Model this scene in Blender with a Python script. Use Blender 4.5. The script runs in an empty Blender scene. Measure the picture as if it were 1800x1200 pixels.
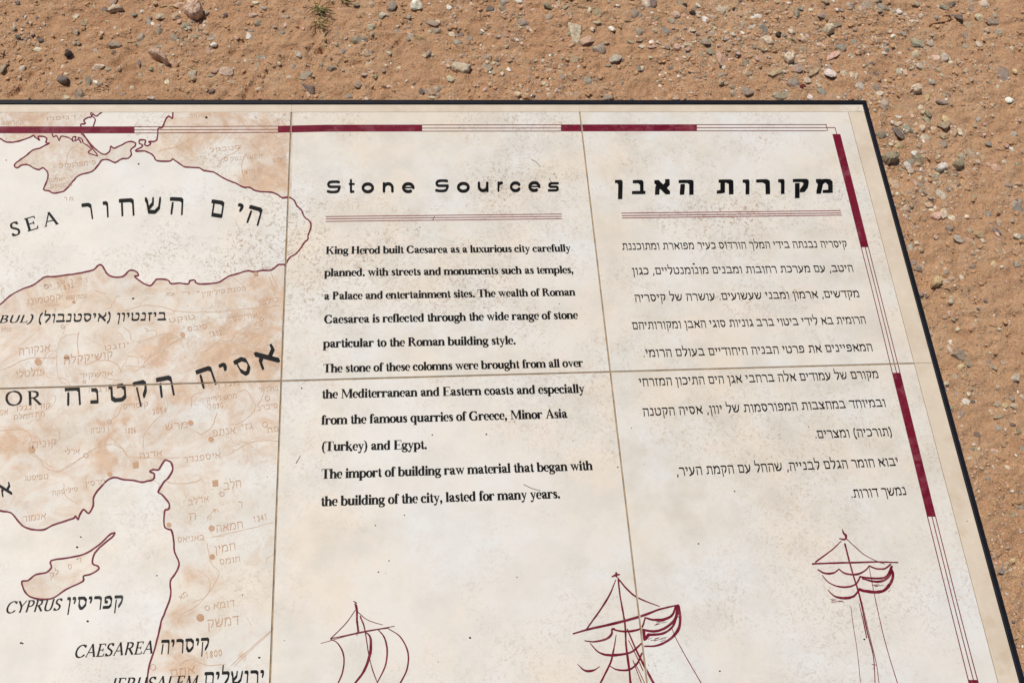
import bpy, math, random
import numpy as np
from mathutils import Vector, Matrix
from mathutils.geometry import delaunay_2d_cdt
random.seed(7); rng = np.random.default_rng(7)
S = bpy.context.scene; COL = S.collection

# ------------------------------------------------------------------ camera, sky, sun, exposure
TILE = 0.40          # side of one tile, metres
TOP = 0.45           # height of the tiled top above the ground
F = 1725.0           # focal length in pixels of the 1800 px wide photograph
RC = np.array([[0.9945338648557661, 0.06546803700826129, -0.08134081254410475],
               [-0.024262244811421706, 0.9025920775801438, 0.4298126161087255],
               [0.1015565612442687, -0.42548969155527255, 0.899246788845194]])
TC = np.array([-0.755246446994355, -0.7846857111318574, 3.360386524115214])
CP = -RC.T @ TC
cam_w = Vector((CP[0]*TILE, -CP[1]*TILE, TOP - CP[2]*TILE))
RW = RC @ np.diag([1, -1, -1])
cd = bpy.data.cameras.new('camera'); cam = bpy.data.objects.new('camera', cd); COL.objects.link(cam)
M3 = Matrix([[RW[0][i], -RW[1][i], -RW[2][i]] for i in range(3)])
cam.matrix_world = Matrix.Translation(cam_w) @ M3.to_4x4()
cd.sensor_width = 36; cd.lens = F/1800*36; cd.clip_start = 0.05; cd.clip_end = 400
S.camera = cam
SUN_EL, SUN_DIR = math.radians(64), Vector((-0.74, 0.67))      # horizontal direction towards the sun
sd = Vector((SUN_DIR.x*math.cos(SUN_EL), SUN_DIR.y*math.cos(SUN_EL), math.sin(SUN_EL))).normalized()
w = bpy.data.worlds.new('World'); S.world = w; w.use_nodes = True
nt = w.node_tree; sky = nt.nodes.new('ShaderNodeTexSky'); sky.sky_type = 'NISHITA'; sky.sun_disc = False
sky.sun_elevation = SUN_EL; sky.sun_rotation = math.atan2(sd.x, sd.y)
nt.links.new(sky.outputs[0], nt.nodes['Background'].inputs[0]); nt.nodes['Background'].inputs[1].default_value = 0.055
sl = bpy.data.lights.new('sun', 'SUN'); sl.energy = 3.5; sl.angle = math.radians(0.53); sl.color = (1.0, 0.955, 0.89)
so = bpy.data.objects.new('sun', sl); COL.objects.link(so); so.rotation_euler = sd.to_track_quat('Z', 'Y').to_euler()
so.location = (0, 0, 5)
S.view_settings.view_transform = 'Standard'; S.view_settings.look = 'None'; S.view_settings.gamma = 1
S.view_settings.use_curve_mapping = False; S.view_settings.exposure = 0.0

# ------------------------------------------------------------------ helpers
def U(x, y, z=TOP):
    """point of the horizontal plane at height z that the photograph shows at pixel x, y"""
    d = RC.T @ np.array([(x-900)/F, (y-600)/F, 1.0])
    s = ((TOP-z)/TILE - CP[2]) / d[2]
    p = CP + s*d
    return p[0]*TILE, -p[1]*TILE
def UN(xy, z=TOP):
    xy = np.asarray(xy, float)
    d = np.c_[(xy[:, 0]-900)/F, (xy[:, 1]-600)/F, np.ones(len(xy))] @ RC
    s = ((TOP-z)/TILE - CP[2]) / d[:, 2]
    p = CP + s[:, None]*d
    return np.c_[p[:, 0]*TILE, -p[:, 1]*TILE]
def lin(c):
    return tuple((v/255/12.92 if v/255 <= .04045 else ((v/255+.055)/1.055)**2.4) for v in c)
def tag(o, label=None, cat=None, group=None, kind=None):
    for k, v in (('label', label), ('category', cat), ('group', group), ('kind', kind)):
        if v: o[k] = v
    return o
def obj(name, me, mat=None, parent=None):
    o = bpy.data.objects.new(name, me); COL.objects.link(o)
    if mat is not None and not me.materials: me.materials.append(mat)
    if parent is not None: o.parent = parent
    return o
def mesh(name, v, f):
    m = bpy.data.meshes.new(name); m.from_pydata([tuple(map(float, p)) for p in v], [], [tuple(map(int, q)) for q in f]); m.update(); return m
def npmesh(name, v, tris, cols=None, smooth=False):
    m = bpy.data.meshes.new(name); n = len(v); k = tris.shape[1]
    m.vertices.add(n); m.vertices.foreach_set('co', np.asarray(v, np.float32).ravel())
    m.loops.add(tris.size); m.loops.foreach_set('vertex_index', tris.astype(np.int32).ravel())
    m.polygons.add(len(tris)); m.polygons.foreach_set('loop_start', np.arange(0, tris.size, k, dtype=np.int32))
    m.update(calc_edges=True)
    m.polygons.foreach_set('use_smooth', np.full(len(tris), smooth))
    if cols is not None:
        a = m.color_attributes.new('col', 'FLOAT_COLOR', 'POINT')
        a.data.foreach_set('color', np.c_[cols, np.ones(n)].astype(np.float32).ravel())
    m.validate(); return m

# ------------------------------------------------------------------ materials
def mat(name, rough=.6, spec=.5):
    m = bpy.data.materials.new(name); m.use_nodes = True
    b = m.node_tree.nodes['Principled BSDF']; b.inputs['Roughness'].default_value = rough
    b.inputs['Specular IOR Level'].default_value = spec
    return m, m.node_tree, b
class N:
    """small node builder"""
    def __init__(s, nt): s.t = nt
    def n(s, ty, **kw):
        x = s.t.nodes.new(ty)
        for k, v in kw.items(): setattr(x, k, v)
        return x
    def put(s, inp, v):
        if hasattr(v, 'is_linked') or hasattr(v, 'links'): s.t.links.new(v, inp)
        else: inp.default_value = v
    def co(s, rnd=0):
        tc = s.n('ShaderNodeTexCoord'); o = tc.outputs['Object']
        if rnd:
            oi = s.n('ShaderNodeObjectInfo'); m = s.n('ShaderNodeMath', operation='MULTIPLY'); s.put(m.inputs[0], oi.outputs['Random']); m.inputs[1].default_value = rnd
            v = s.n('ShaderNodeVectorMath', operation='ADD'); s.put(v.inputs[0], o); s.put(v.inputs[1], m.outputs[0]); o = v.outputs[0]
        return o
    def noise(s, co, scale, detail=4, rough=.55, dist=0.0, out=0):
        x = s.n('ShaderNodeTexNoise'); s.put(x.inputs['Vector'], co)
        x.inputs['Scale'].default_value = scale; x.inputs['Detail'].default_value = detail
        x.inputs['Roughness'].default_value = rough; x.inputs['Distortion'].default_value = dist
        return x.outputs[out]
    def ramp(s, v, *st):
        x = s.n('ShaderNodeValToRGB'); s.put(x.inputs[0], v); e = x.color_ramp.elements
        while len(e) < len(st): e.new(.5)
        for q, (p, c) in zip(e, st):
            q.position = p; q.color = (c, c, c, 1) if isinstance(c, (int, float)) else (*c, 1)
        return x.outputs[0]
    def mix(s, f, a, b, mode='MIX'):
        x = s.n('ShaderNodeMix', data_type='RGBA', blend_type=mode)
        s.put(x.inputs[0], f); s.put(x.inputs[6], (*a, 1) if isinstance(a, tuple) else a); s.put(x.inputs[7], (*b, 1) if isinstance(b, tuple) else b)
        return x.outputs[2]
    def mth(s, op, a, b=0.0):
        x = s.n('ShaderNodeMath', operation=op); s.put(x.inputs[0], a); s.put(x.inputs[1], b); return x.outputs[0]
    def bump(s, b, h, st, dist):
        x = s.n('ShaderNodeBump'); s.put(x.inputs['Height'], h); x.inputs['Strength'].default_value = st; x.inputs['Distance'].default_value = dist
        s.t.links.new(x.outputs[0], b.inputs['Normal'])

def curls(n, co):
    """faint tan squiggles fired into the glaze, gathered in drifts"""
    warp = n.noise(co, 55, 2, .5, 0, 1)
    vm = n.n('ShaderNodeVectorMath', operation='MULTIPLY_ADD'); n.put(vm.inputs[0], warp); vm.inputs[1].default_value = (.03, .03, .03); n.put(vm.inputs[2], co)
    a = n.noise(vm.outputs[0], 125, 3, .6)
    r = n.mth('ABSOLUTE', n.mth('SUBTRACT', a, .5))
    line = n.ramp(r, (0.0, 1.0), (.012, 1.0), (.042, 0.0))
    brk = n.ramp(n.noise(co, 210, 2, .6), (.40, 0.0), (.54, 1.0))
    area = n.ramp(n.noise(co, 5.5, 5, .7), (.45, 0.06), (.62, 1.0))
    return n.mth('MULTIPLY', n.mth('MULTIPLY', line, brk), area), area
def tile_base(n, co, base=(217, 214, 207)):
    c, area = curls(n, co)
    tc = n.n('ShaderNodeTexCoord'); sp = n.n('ShaderNodeSeparateXYZ'); n.put(sp.inputs[0], tc.outputs['Object'])   # the upper row of tiles is the more heavily veined
    c = n.mth('MULTIPLY', c, n.ramp(n.mth('ADD', sp.outputs['Y'], .5), (.49, .50), (.51, 1.0)))
    cl = n.noise(co, 9, 6, .62)
    col = n.mix(n.ramp(cl, (.36, 0.0), (.66, 1.0)), lin(base), lin((221, 207, 188)))
    col = n.mix(n.mth('MULTIPLY', n.ramp(n.noise(co, 21, 5, .65), (.42, 0.0), (.66, 1.0)), .7), col, lin((201, 193, 179)))
    col = n.mix(n.mth('MULTIPLY', n.ramp(n.noise(co, 160, 3, .7), (.56, 0.0), (.72, 1.0)), .35), col, lin((205, 192, 176)))
    col = n.mix(n.mth('MULTIPLY', n.ramp(n.noise(co, 3.1, 3, .5), (.46, 0.0), (.62, 1.0)), .35), col, lin((224, 222, 218)))
    col = n.mix(n.mth('MULTIPLY', c, .78), col, lin((156, 130, 104)))
    v = n.n('ShaderNodeTexVoronoi'); n.put(v.inputs['Vector'], co); v.inputs['Scale'].default_value = 85
    dot = n.ramp(v.outputs['Distance'], (0.0, 1.0), (.05, .9), (.085, 0.0))
    dm = n.ramp(n.noise(co, 33, 2, .5), (.60, 0.0), (.66, 1.0))
    col = n.mix(n.mth('MULTIPLY', n.mth('MULTIPLY', dot, dm), .55), col, lin((120, 100, 82)))
    return col, area
def glaze(n, b, co):
    n.bump(b, n.noise(co, 260, 3, .6), .10, .0006)
    r = n.ramp(n.noise(co, 12, 4, .6), (.3, .46), (.7, .60)); n.put(b.inputs['Roughness'], r)
def m_tile(name, base=(217, 214, 207)):
    m, t, b = mat(name, .5, .32); n = N(t); co = n.co(3.0)
    c, _ = tile_base(n, co, base); n.put(b.inputs['Base Color'], c); glaze(n, b, co); return m
M_TILE = m_tile('glazed_tile')
def m_border():
    m, t, b = mat('beige_border_stone', .5, .35); n = N(t); co = n.co(2.0)
    c = n.mix(n.ramp(n.noise(co, 14, 6, .6, .5), (.35, 0.0), (.68, 1.0)), lin((213, 198, 177)), lin((203, 186, 164)))
    c = n.mix(n.mth('MULTIPLY', n.ramp(n.noise(co, 70, 4, .6), (.5, 0.0), (.75, 1.0)), .5), c, lin((224, 208, 190)))
    c = n.mix(n.mth('MULTIPLY', n.ramp(n.noise(co, 30, 3, .6), (.56, 0.0), (.72, 1.0)), .5), c, lin((190, 168, 140)))
    n.put(b.inputs['Base Color'], c); glaze(n, b, co); return m
M_BORDER = m_border()
def m_land():
    m, t, b = mat('printed_relief_map', .5, .32); n = N(t); co = n.co()
    base, _ = tile_base(n, co)
    at = n.n('ShaderNodeAttribute', attribute_name='col')
    sep = n.n('ShaderNodeSeparateColor'); n.put(sep.inputs[0], at.outputs['Color'])
    k = sep.outputs[0]
    warp = n.noise(co, 26, 8, .72, 1.6)
    rel = n.noise(co, 55, 8, .74, 2.2)
    ridg = n.ramp(rel, (.34, 0.0), (.46, .7), (.53, 1.0), (.60, .5), (.70, .9))
    f = n.mth('ADD', n.mth('MULTIPLY', k, .95), n.mth('MULTIPLY', n.mth('SUBTRACT', warp, .5), 2.0))
    f = n.mth('MULTIPLY', n.ramp(f, (.16, 0.0), (.70, 1.0)), n.mth('ADD', n.mth('MULTIPLY', ridg, .55), .45))
    f = n.mth('ADD', n.mth('MULTIPLY', f, .80), n.mth('MULTIPLY', k, .22))
    tan = n.mix(n.ramp(n.noise(co, 60, 4, .6), (.35, 0.0), (.65, 1.0)), lin((204, 170, 138)), lin((184, 146, 112)))
    n.put(b.inputs['Base Color'], n.mix(f, base, tan)); glaze(n, b, co); return m
M_LAND = m_land()
def m_ink(name, c, wear_wash, c2=None, k=.5, rough=.5):
    m, t, b = mat(name, rough, .09); n = N(t); co = n.co()
    wr = n.ramp(n.noise(co, 60, 7, .75), (.45, 0.0), (.66, 1.0))
    c1 = n.mix(n.mth('MULTIPLY', wr, k), lin(c), lin(wear_wash))
    if c2: c1 = n.mix(n.ramp(n.noise(co, 22, 3, .6), (.42, 0.0), (.6, 1.0)), c1, lin(c2))
    n.put(b.inputs['Base Color'], c1); n.bump(b, n.noise(co, 260, 3, .6), .1, .0006); return m
M_BLACK = m_ink('black_ink', (7, 7, 9), (48, 46, 48), None, .35)
M_SOFT = m_ink('worn_sky_washed_ink', (10, 11, 15), (90, 90, 94), None, .6)  # black greyed by wear and by sky reflection painted into the ink colour
M_RED = m_ink('burgundy_ink', (100, 14, 36), (150, 84, 94), (112, 22, 44), .8)
M_COAST = m_ink('coastline_ink', (106, 28, 48), (140, 70, 80), None, .6)
M_PINK = m_ink('thin_rule_ink', (132, 50, 66), (160, 96, 104), None, .5)
M_BROWN = m_ink('brown_map_ink', (182, 142, 110), (208, 182, 158), (194, 156, 126), .6)
M_BROWN2 = m_ink('pale_brown_map_ink', (192, 160, 132), (214, 194, 174), None, .7)
def m_simple(name, c, rough, spec=.4, c2=None, sc=30, bs=.3, bd=.002, metal=0):
    m, t, b = mat(name, rough, spec); n = N(t); co = n.co()
    b.inputs['Metallic'].default_value = metal
    n.put(b.inputs['Base Color'], n.mix(n.ramp(n.noise(co, sc, 5, .65), (.35, 0.0), (.68, 1.0)), lin(c), lin(c2 or c)))
    n.bump(b, n.noise(co, sc*6, 4, .6), bs, bd); return m
M_FRAME = m_simple('painted_black_steel', (13, 14, 20), .55, .18, (22, 25, 36), 60, .15, .0006)
M_GROUT = m_simple('sandy_grout', (136, 114, 88), .95, .1, (180, 160, 132), 60, .5, .001)
M_PLINTH = m_simple('rough_concrete', (150, 138, 122), .95, .1, (120, 108, 95), 12, .6, .004)
M_STRAW = m_simple('dry_straw', (205, 182, 138), .7, .2, (170, 140, 98), 120, .2, .0005)
M_TWIG = m_simple('brown_twig', (124, 84, 54), .85, .1, (92, 62, 42), 120, .3, .0005)
M_GRASS = m_simple('green_grass', (92, 96, 56), .7, .2, (132, 128, 82), 90, .1, .0005)
M_DIRT = m_simple('dark_dirt', (38, 32, 28), .9, .1, (66, 50, 40), 200, .3, .0005)
def m_sand():
    m, t, b = mat('dry_sandy_soil', .95, .12); n = N(t); co = n.co()
    big = n.ramp(n.noise(co, 2.6, 5, .6, .4), (.34, 0.0), (.66, 1.0))
    c = n.mix(big, lin((226, 176, 134)), lin((234, 189, 147)))
    c = n.mix(n.mth('MULTIPLY', n.ramp(n.noise(co, 17, 5, .65), (.42, 0.0), (.66, 1.0)), .6), c, lin((208, 157, 118)))
    c = n.mix(n.mth('MULTIPLY', n.ramp(n.noise(co, 9, 4, .6, 1.0), (.54, 0.0), (.7, 1.0)), .5), c, lin((234, 200, 164)))
    c = n.mix(n.mth('MULTIPLY', n.ramp(n.noise(co, 340, 3, .7), (.5, 0.0), (.66, 1.0)), .7), c, lin((168, 124, 92)))
    c = n.mix(n.mth('MULTIPLY', n.ramp(n.noise(co, 520, 2, .7), (.60, 0.0), (.68, 1.0)), .7), c, lin((236, 210, 180)))
    n.put(b.inputs['Base Color'], c)
    h = n.mth('ADD', n.mth('MULTIPLY', n.noise(co, 110, 5, .7), .7), n.mth('MULTIPLY', n.noise(co, 480, 3, .7), .3))
    n.bump(b, h, 1.0, .015); return m
M_SAND = m_sand()
def m_stone(name, rough, sc, k):
    m, t, b = mat(name, rough, .3); n = N(t); co = n.co(1.7)
    at = n.n('ShaderNodeAttribute', attribute_name='col').outputs['Color']
    d = n.mix(1.0, at, lin((200, 192, 182)), 'MULTIPLY')
    c = n.mix(n.ramp(n.noise(co, sc, 5, .7), (.38, 0.0), (.64, 1.0)), at, d)
    c = n.mix(n.mth('MULTIPLY', n.ramp(n.noise(co, sc*.45, 4, .65, .6), (.50, 0.0), (.72, 1.0)), k), c, lin((182, 136, 100)))
    n.put(b.inputs['Base Color'], c); n.bump(b, n.noise(co, sc*2.2, 5, .7), .55, .002); return m
M_STONE = m_stone('weathered_stone', .85, 190, .55)
M_PEBBLE = m_stone('gravel_stone', .85, 260, .35)
# ------------------------------------------------------------------ ground
STEP = .0042
def axis(a, b, far):
    mid = np.arange(a, b+STEP, STEP); out = []
    s, p = STEP*1.5, b
    while p < far: p += s; out.append(p); s *= 1.22
    lo = []; s, p = STEP*1.5, a
    while p > -far: p -= s; lo.append(p); s *= 1.22
    return np.r_[lo[::-1], mid, out]
gx = axis(-.80, 1.62, 150); gy = axis(-.85, .78, 150)
_P = {}
def vnoise(x, y, seed):
    if seed not in _P: _P[seed] = np.random.default_rng(seed).random((256, 256))
    g = _P[seed]; xi = np.floor(x).astype(int); yi = np.floor(y).astype(int)
    fx = x-xi; fy = y-yi; fx = fx*fx*(3-2*fx); fy = fy*fy*(3-2*fy)
    a = g[xi & 255, yi & 255]; b_ = g[(xi+1) & 255, yi & 255]; c = g[xi & 255, (yi+1) & 255]; d = g[(xi+1) & 255, (yi+1) & 255]
    return (a*(1-fx)+b_*fx)*(1-fy)+(c*(1-fx)+d*fx)*fy
def fbm(x, y, sc, o=4, seed=1, g=.5):
    r = 0; a = 1; t = 0
    for i in range(o): r = r+a*vnoise(x*sc*2**i+17.3*i, y*sc*2**i-9.1*i, seed+i); t += a; a *= g
    return r/t-.5
# pressed marks in the sand: polyline in photo pixels, half width (m), depth (m)
MARKS = [([(656,72),(662,64),(703,72)],.0035,.0030), ([(656,72),(693,83),(706,73)],.0035,.0030), ([(677,77),(685,66)],.003,.003), ([(693,88),(705,73)],.0035,.003),
 ([(662,134),(663,144)],.004,.003), ([(662,133),(690,139)],.0035,.0025), ([(681,112),(693,113)],.003,.002), ([(615,118),(636,112)],.004,.003),
 ([(565,92),(555,98),(547,92),(545,108),(550,134),(560,143)],.006,.005), ([(565,91),(556,93)],.006,.005),
 ([(428,175),(440,155),(448,147),(451,175)],.004,.0045), ([(448,146),(458,138),(467,131)],.005,.003), ([(406,100),(416,90),(430,74)],.006,.004),
 ([(512,74),(522,58),(531,42)],.005,.004), ([(543,90),(560,78)],.005,.004), ([(205,114),(222,102),(238,91)],.006,.004),
 ([(58,115),(62,103),(72,101)],.004,.004), ([(17,167),(34,158),(47,147),(55,127)],.006,.004), ([(383,175),(392,170),(405,171)],.004,.003),
 ([(64,160),(70,150),(80,147)],.005,.003), ([(105,20),(90,45)],.01,.003), ([(125,170),(118,150)],.008,.003), ([(1000,112),(1040,120),(1100,118)],.008,.002),
 ([(1780,40),(1755,44)],.006,.002), ([(1715,560),(1760,556)],.007,.002), ([(1690,840),(1740,830)],.008,.002), ([(860,92),(905,84)],.006,.002)]
def ground_h(x, y):
    h = fbm(x, y, 1.7, 3, 5)*.016+fbm(x, y, 9, 3, 11)*.010+fbm(x, y*1.5, 52, 3, 21)*.0150
    r = fbm(x, y, 24, 3, 31); h = h-np.clip(.06-np.abs(r), 0, 1)*.05
    for pl, hw, dp in MARKS:
        q = UN(pl, 0.0)
        if len(np.shape(x)) and (np.min(x) > q[:, 0].max()+.1): continue
        dm = 1e9
        for i in range(len(q)-1):
            a, b_ = q[i], q[i+1]; d = b_-a; t = np.clip(((x-a[0])*d[0]+(y-a[1])*d[1])/(d@d), 0, 1)
            dm = np.minimum(dm, np.hypot(x-a[0]-t*d[0], y-a[1]-t*d[1]))
        h = h-1.5*dp*np.exp(-(dm/hw)**2)+dp*.45*np.exp(-((dm-hw*2.1)/(hw*.9))**2)
    return h
GX, GY = np.meshgrid(gx, gy, indexing='ij')
GH = ground_h(GX, GY); far = np.clip((np.hypot(GX, GY)-2.5)/3, 0, 1); GH = GH*(1-far)
nx, ny = len(gx), len(gy); idx = np.arange(nx*ny).reshape(nx, ny)
quads = np.stack([idx[:-1, :-1], idx[1:, :-1], idx[1:, 1:], idx[:-1, 1:]], -1).reshape(-1, 4)
gr = obj('ground', npmesh('ground', np.c_[GX.ravel(), GY.ravel(), GH.ravel()], quads, None, True), M_SAND); gr['kind'] = 'structure'

# ------------------------------------------------------------------ information panel
CX, CY = -.5*TILE, -1.0*TILE
panel = bpy.data.objects.new('information_panel', None); COL.objects.link(panel); panel.location = (CX, CY, 0)
tag(panel, 'low tiled map panel with bilingual text about stone sources and a black steel rim', 'information panel')
def pm(v): v = np.array(v, float); v[:, 0] -= CX; v[:, 1] -= CY; return v
XL, XR, YT, YB = -3.0*TILE, 1.9873*TILE, 0.0, -2.0*TILE        # tiled field
BW = .0240; TB = .0130                                        # beige border at the side, at the top
G = .0018; TH = .010
def slab(name, x0, x1, y0, y1, z0, z1, bev, m, label=None):
    b = bev; r = 2*b
    def ring(i, z):
        return [(x0+i, y0+i, z), (x1-i, y0+i, z), (x1-i, y1-i, z), (x0+i, y1-i, z)]
    v = ring(0, z0)+ring(0, z1-b)+ring(b*.35, z1-b*.3)+ring(b, z1)
    f = [(3, 2, 1, 0), (12, 13, 14, 15)]
    for k in range(3):
        for i in range(4): j = (i+1) % 4; f.append((k*4+i, k*4+j, k*4+4+j, k*4+4+i))
    o = obj(name, mesh(name, pm(v), f), m, panel)
    if label: o['label'] = label
    return o
tiles = []
for r in range(2):
    for c in range(-3, 2):
        x0 = c*TILE+G/2; x1 = (c+1)*TILE-G/2 if c < 1 else XR-.0004
        y1 = -r*TILE-(G/2 if r else 0); y0 = -(r+1)*TILE+(G/2 if r == 0 else 0)
        if c == -3: x0 = XL
        o = slab('tile', x0, x1, y0, y1, TOP-TH, TOP, .0006, M_TILE)
        if c <= -1: o['label'] = 'tile printed with part of the sea and relief map'
        elif c == 0 and r == 0: o['label'] = 'tile printed with the English title and text'
        elif c == 1 and r == 0: o['label'] = 'tile printed with the Hebrew title and text'
        tiles.append((o, x0, x1, y0, y1))
XI, XO = 2.0475*TILE, 2.0644*TILE; YI, YO = .0320*TILE, .0500*TILE
bs = []
for c in range(-3, 2):
    x1 = (c+1)*TILE-.0001 if c < 1 else XR-.012
    bs.append(slab('border_strip', c*TILE+.0001, x1, .0002, YI, TOP-TH, TOP, .00012, M_BORDER))
M_PALE = m_tile('pale_corner_stone', (228, 218, 205))
slab('corner_piece', XR-.0118, XI, .0002, YI, TOP-TH, TOP, .00012, M_PALE, 'paler stone piece at the corner')
for r in range(2): slab('border_strip', XR+.0003, XI, -(r+1)*TILE+.0003, -r*TILE, TOP-TH, TOP, .0004, M_BORDER)
for c in range(-3, 2): slab('border_strip', c*TILE+.0003, (c+1)*TILE-.0003 if c < 1 else XI, YB-.02, YB-.0006, TOP-TH, TOP, .0004, M_BORDER)
slab('grout_bed', XL, XI, YB-.02, YI, TOP-.03, TOP-.0012, .0001, M_GROUT)
YB2 = YB-.02
for nm, a in (('top', (XL-.007, XO, YI, YO)), ('bottom', (XL-.007, XO, YB2-.007, YB2)), ('right', (XI, XO, YB2, YI)), ('left', (XL-.007, XL, YB2, YI))):
    slab('frame_rail', a[0], a[1], a[2], a[3], TOP-.045, TOP+.0018, .0008, M_FRAME)
slab('plinth', XL+.10, XI-.10, YB+.10, YI-.10, -.10, TOP-.0302, .004, M_PLINTH)

# ------------------------------------------------------------------ print: polygons in panel metres, unioned, cut along the tiles
def ccw(p):
    a = sum(p[i][0]*p[(i+1) % len(p)][1]-p[(i+1) % len(p)][0]*p[i][1] for i in range(len(p)))
    return p if a > 0 else p[::-1]
def union(polys, pts=()):
    vs = []; fs = []
    for p in polys:
        p = ccw([tuple(q) for q in p]); fs.append(list(range(len(vs), len(vs)+len(p)))); vs += [Vector(q) for q in p]
    vs += [Vector(q) for q in pts]
    r = delaunay_2d_cdt(vs, [], fs, 0, 1e-6, True)
    V = np.array([tuple(v) for v in r[0]]); T = [f for f, o in zip(r[2], r[5]) if o]
    return V, T
def hull(P):
    P = sorted(set((round(a, 7), round(b, 7)) for a, b in P))
    if len(P) < 3: return P
    def half(Q):
        h = []
        for p in Q:
            while len(h) > 1 and (h[-1][0]-h[-2][0])*(p[1]-h[-2][1])-(h[-1][1]-h[-2][1])*(p[0]-h[-2][0]) <= 0: h.pop()
            h.append(p)
        return h
    return half(P)[:-1]+half(P[::-1])[:-1]
def rnd_stroke(pts, wd, k=8):
    """round pen, width per point"""
    if not hasattr(wd, '__len__'): wd = [wd]*len(pts)
    out = []
    c = [[(x+w_/2*math.cos(a), y+w_/2*math.sin(a)) for a in [2*math.pi*(i+.5)/k for i in range(k)]] for (x, y), w_ in zip(pts, wd)]
    for i in range(len(pts)-1): out.append(hull(c[i]+c[i+1]))
    return out
def nib_stroke(pts, nib):
    out = []
    for i in range(len(pts)-1): out.append(hull([(x+a, y+b) for x, y in (pts[i], pts[i+1]) for a, b in nib]))
    return out
def smooth(pts, n=3):
    P = [np.array(p, float) for p in pts]; P = [2*P[0]-P[1]]+P+[2*P[-1]-P[-2]]; out = []
    for i in range(1, len(P)-2):
        a, b, c, d = P[i-1:i+3]
        for k in range(n):
            t = k/n; out.append(.5*((2*b)+(-a+c)*t+(2*a-5*b+4*c-d)*t*t+(-a+3*b-3*c+d)*t**3))
    out.append(P[-2]); return [tuple(p) for p in out]
class Print:
    def __init__(s, name, m, z, label=None): s.n, s.m, s.z, s.l = name, m, z, label; s.T = []; s.A = []
    def tris(s, V, T, attr=None):
        for f in T:
            s.T.append([tuple(V[i]) for i in f]); s.A.append([attr[i] for i in f] if attr is not None else None)
    def px(s, polys):
        """polygons traced in photo pixels"""
        V, T = union(polys); s.tris(UN(V), T)
    def build(s):
        for o, x0, x1, y0, y1 in tiles:
            V = []; Fc = []; A = []
            for t, at in zip(s.T, s.A):
                xs = [p[0] for p in t]; ys = [p[1] for p in t]
                if max(xs) < x0 or min(xs) > x1 or max(ys) < y0 or min(ys) > y1: continue
                q = [(p[0], p[1], (at[i] if at else 0)) for i, p in enumerate(t)]
                for ax, lim, sg in ((0, x0+.0002, 1), (0, x1-.0002, -1), (1, y0+.0002, 1), (1, y1-.0002, -1)):
                    if all(sg*(p[ax]-lim) >= 0 for p in q): continue
                    r = []
                    for i in range(len(q)):
                        a, b = q[i], q[(i+1) % len(q)]; da, db = sg*(a[ax]-lim), sg*(b[ax]-lim)
                        if da >= 0: r.append(a)
                        if da*db < 0:
                            u = da/(da-db); r.append(tuple(a[k]+u*(b[k]-a[k]) for k in range(3)))
                    q = r
                    if len(q) < 3: break
                if len(q) < 3: continue
                n0 = len(V); V += [(p[0], p[1], TOP+s.z) for p in q]; A += [p[2] for p in q]; Fc.append(list(range(n0, n0+len(q))))
            if not Fc: continue
            m = mesh(s.n, pm(V), Fc)
            if s.A[0] is not None:
                ca = m.color_attributes.new('col', 'FLOAT_COLOR', 'POINT')
                ca.data.foreach_set('color', np.c_[A, A, A, np.ones(len(A))].astype(np.float32).ravel())
            c = obj(s.n, m, s.m, o)
            if s.l: c['label'] = s.l

# ---- bold roman letters (1000 units to the em): variable width strokes
def rc(x0, y0, x1, y1): return [[(x0, y0), (x1, y0), (x1, y1), (x0, y1)]]
def W(*p): return rnd_stroke([(a, b) for a, b, c in p], [c*1.14+13 for a, b, c in p], 8)
def el(cx, cy, rx, ry, a0=0, a1=360, wt=138, wh=40, n=18):
    P = []
    for i in range(n+1):
        a = math.radians(a0+(a1-a0)*i/n); P.append((cx+rx*math.cos(a), cy+ry*math.sin(a), wh+(wt-wh)*abs(math.cos(a))**1.4))
    return W(*P)
def st(x, y0, y1, w=138, b=1, t=0, s=52):
    w = w+36; s = s-6
    o = rc(x-w/2, y0, x+w/2, y1)
    if b: o += rc(x-w/2-s, y0, x+w/2+s, y0+30)+[[(x-w/2-12, y0+24), (x+w/2+12, y0+24), (x+w/2, y0+50), (x-w/2, y0+50)]]
    if t == 1: o += [[(x-w/2-s, y1-22), (x-w/2-s, y1-40), (x-w/2+5, y1-62), (x+w/2, y1-40), (x+w/2, y1+6), (x+w/2-30, y1+6)]]
    if t == 2: o += rc(x-w/2-s, y1-26, x+w/2+s, y1)
    return o
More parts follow.
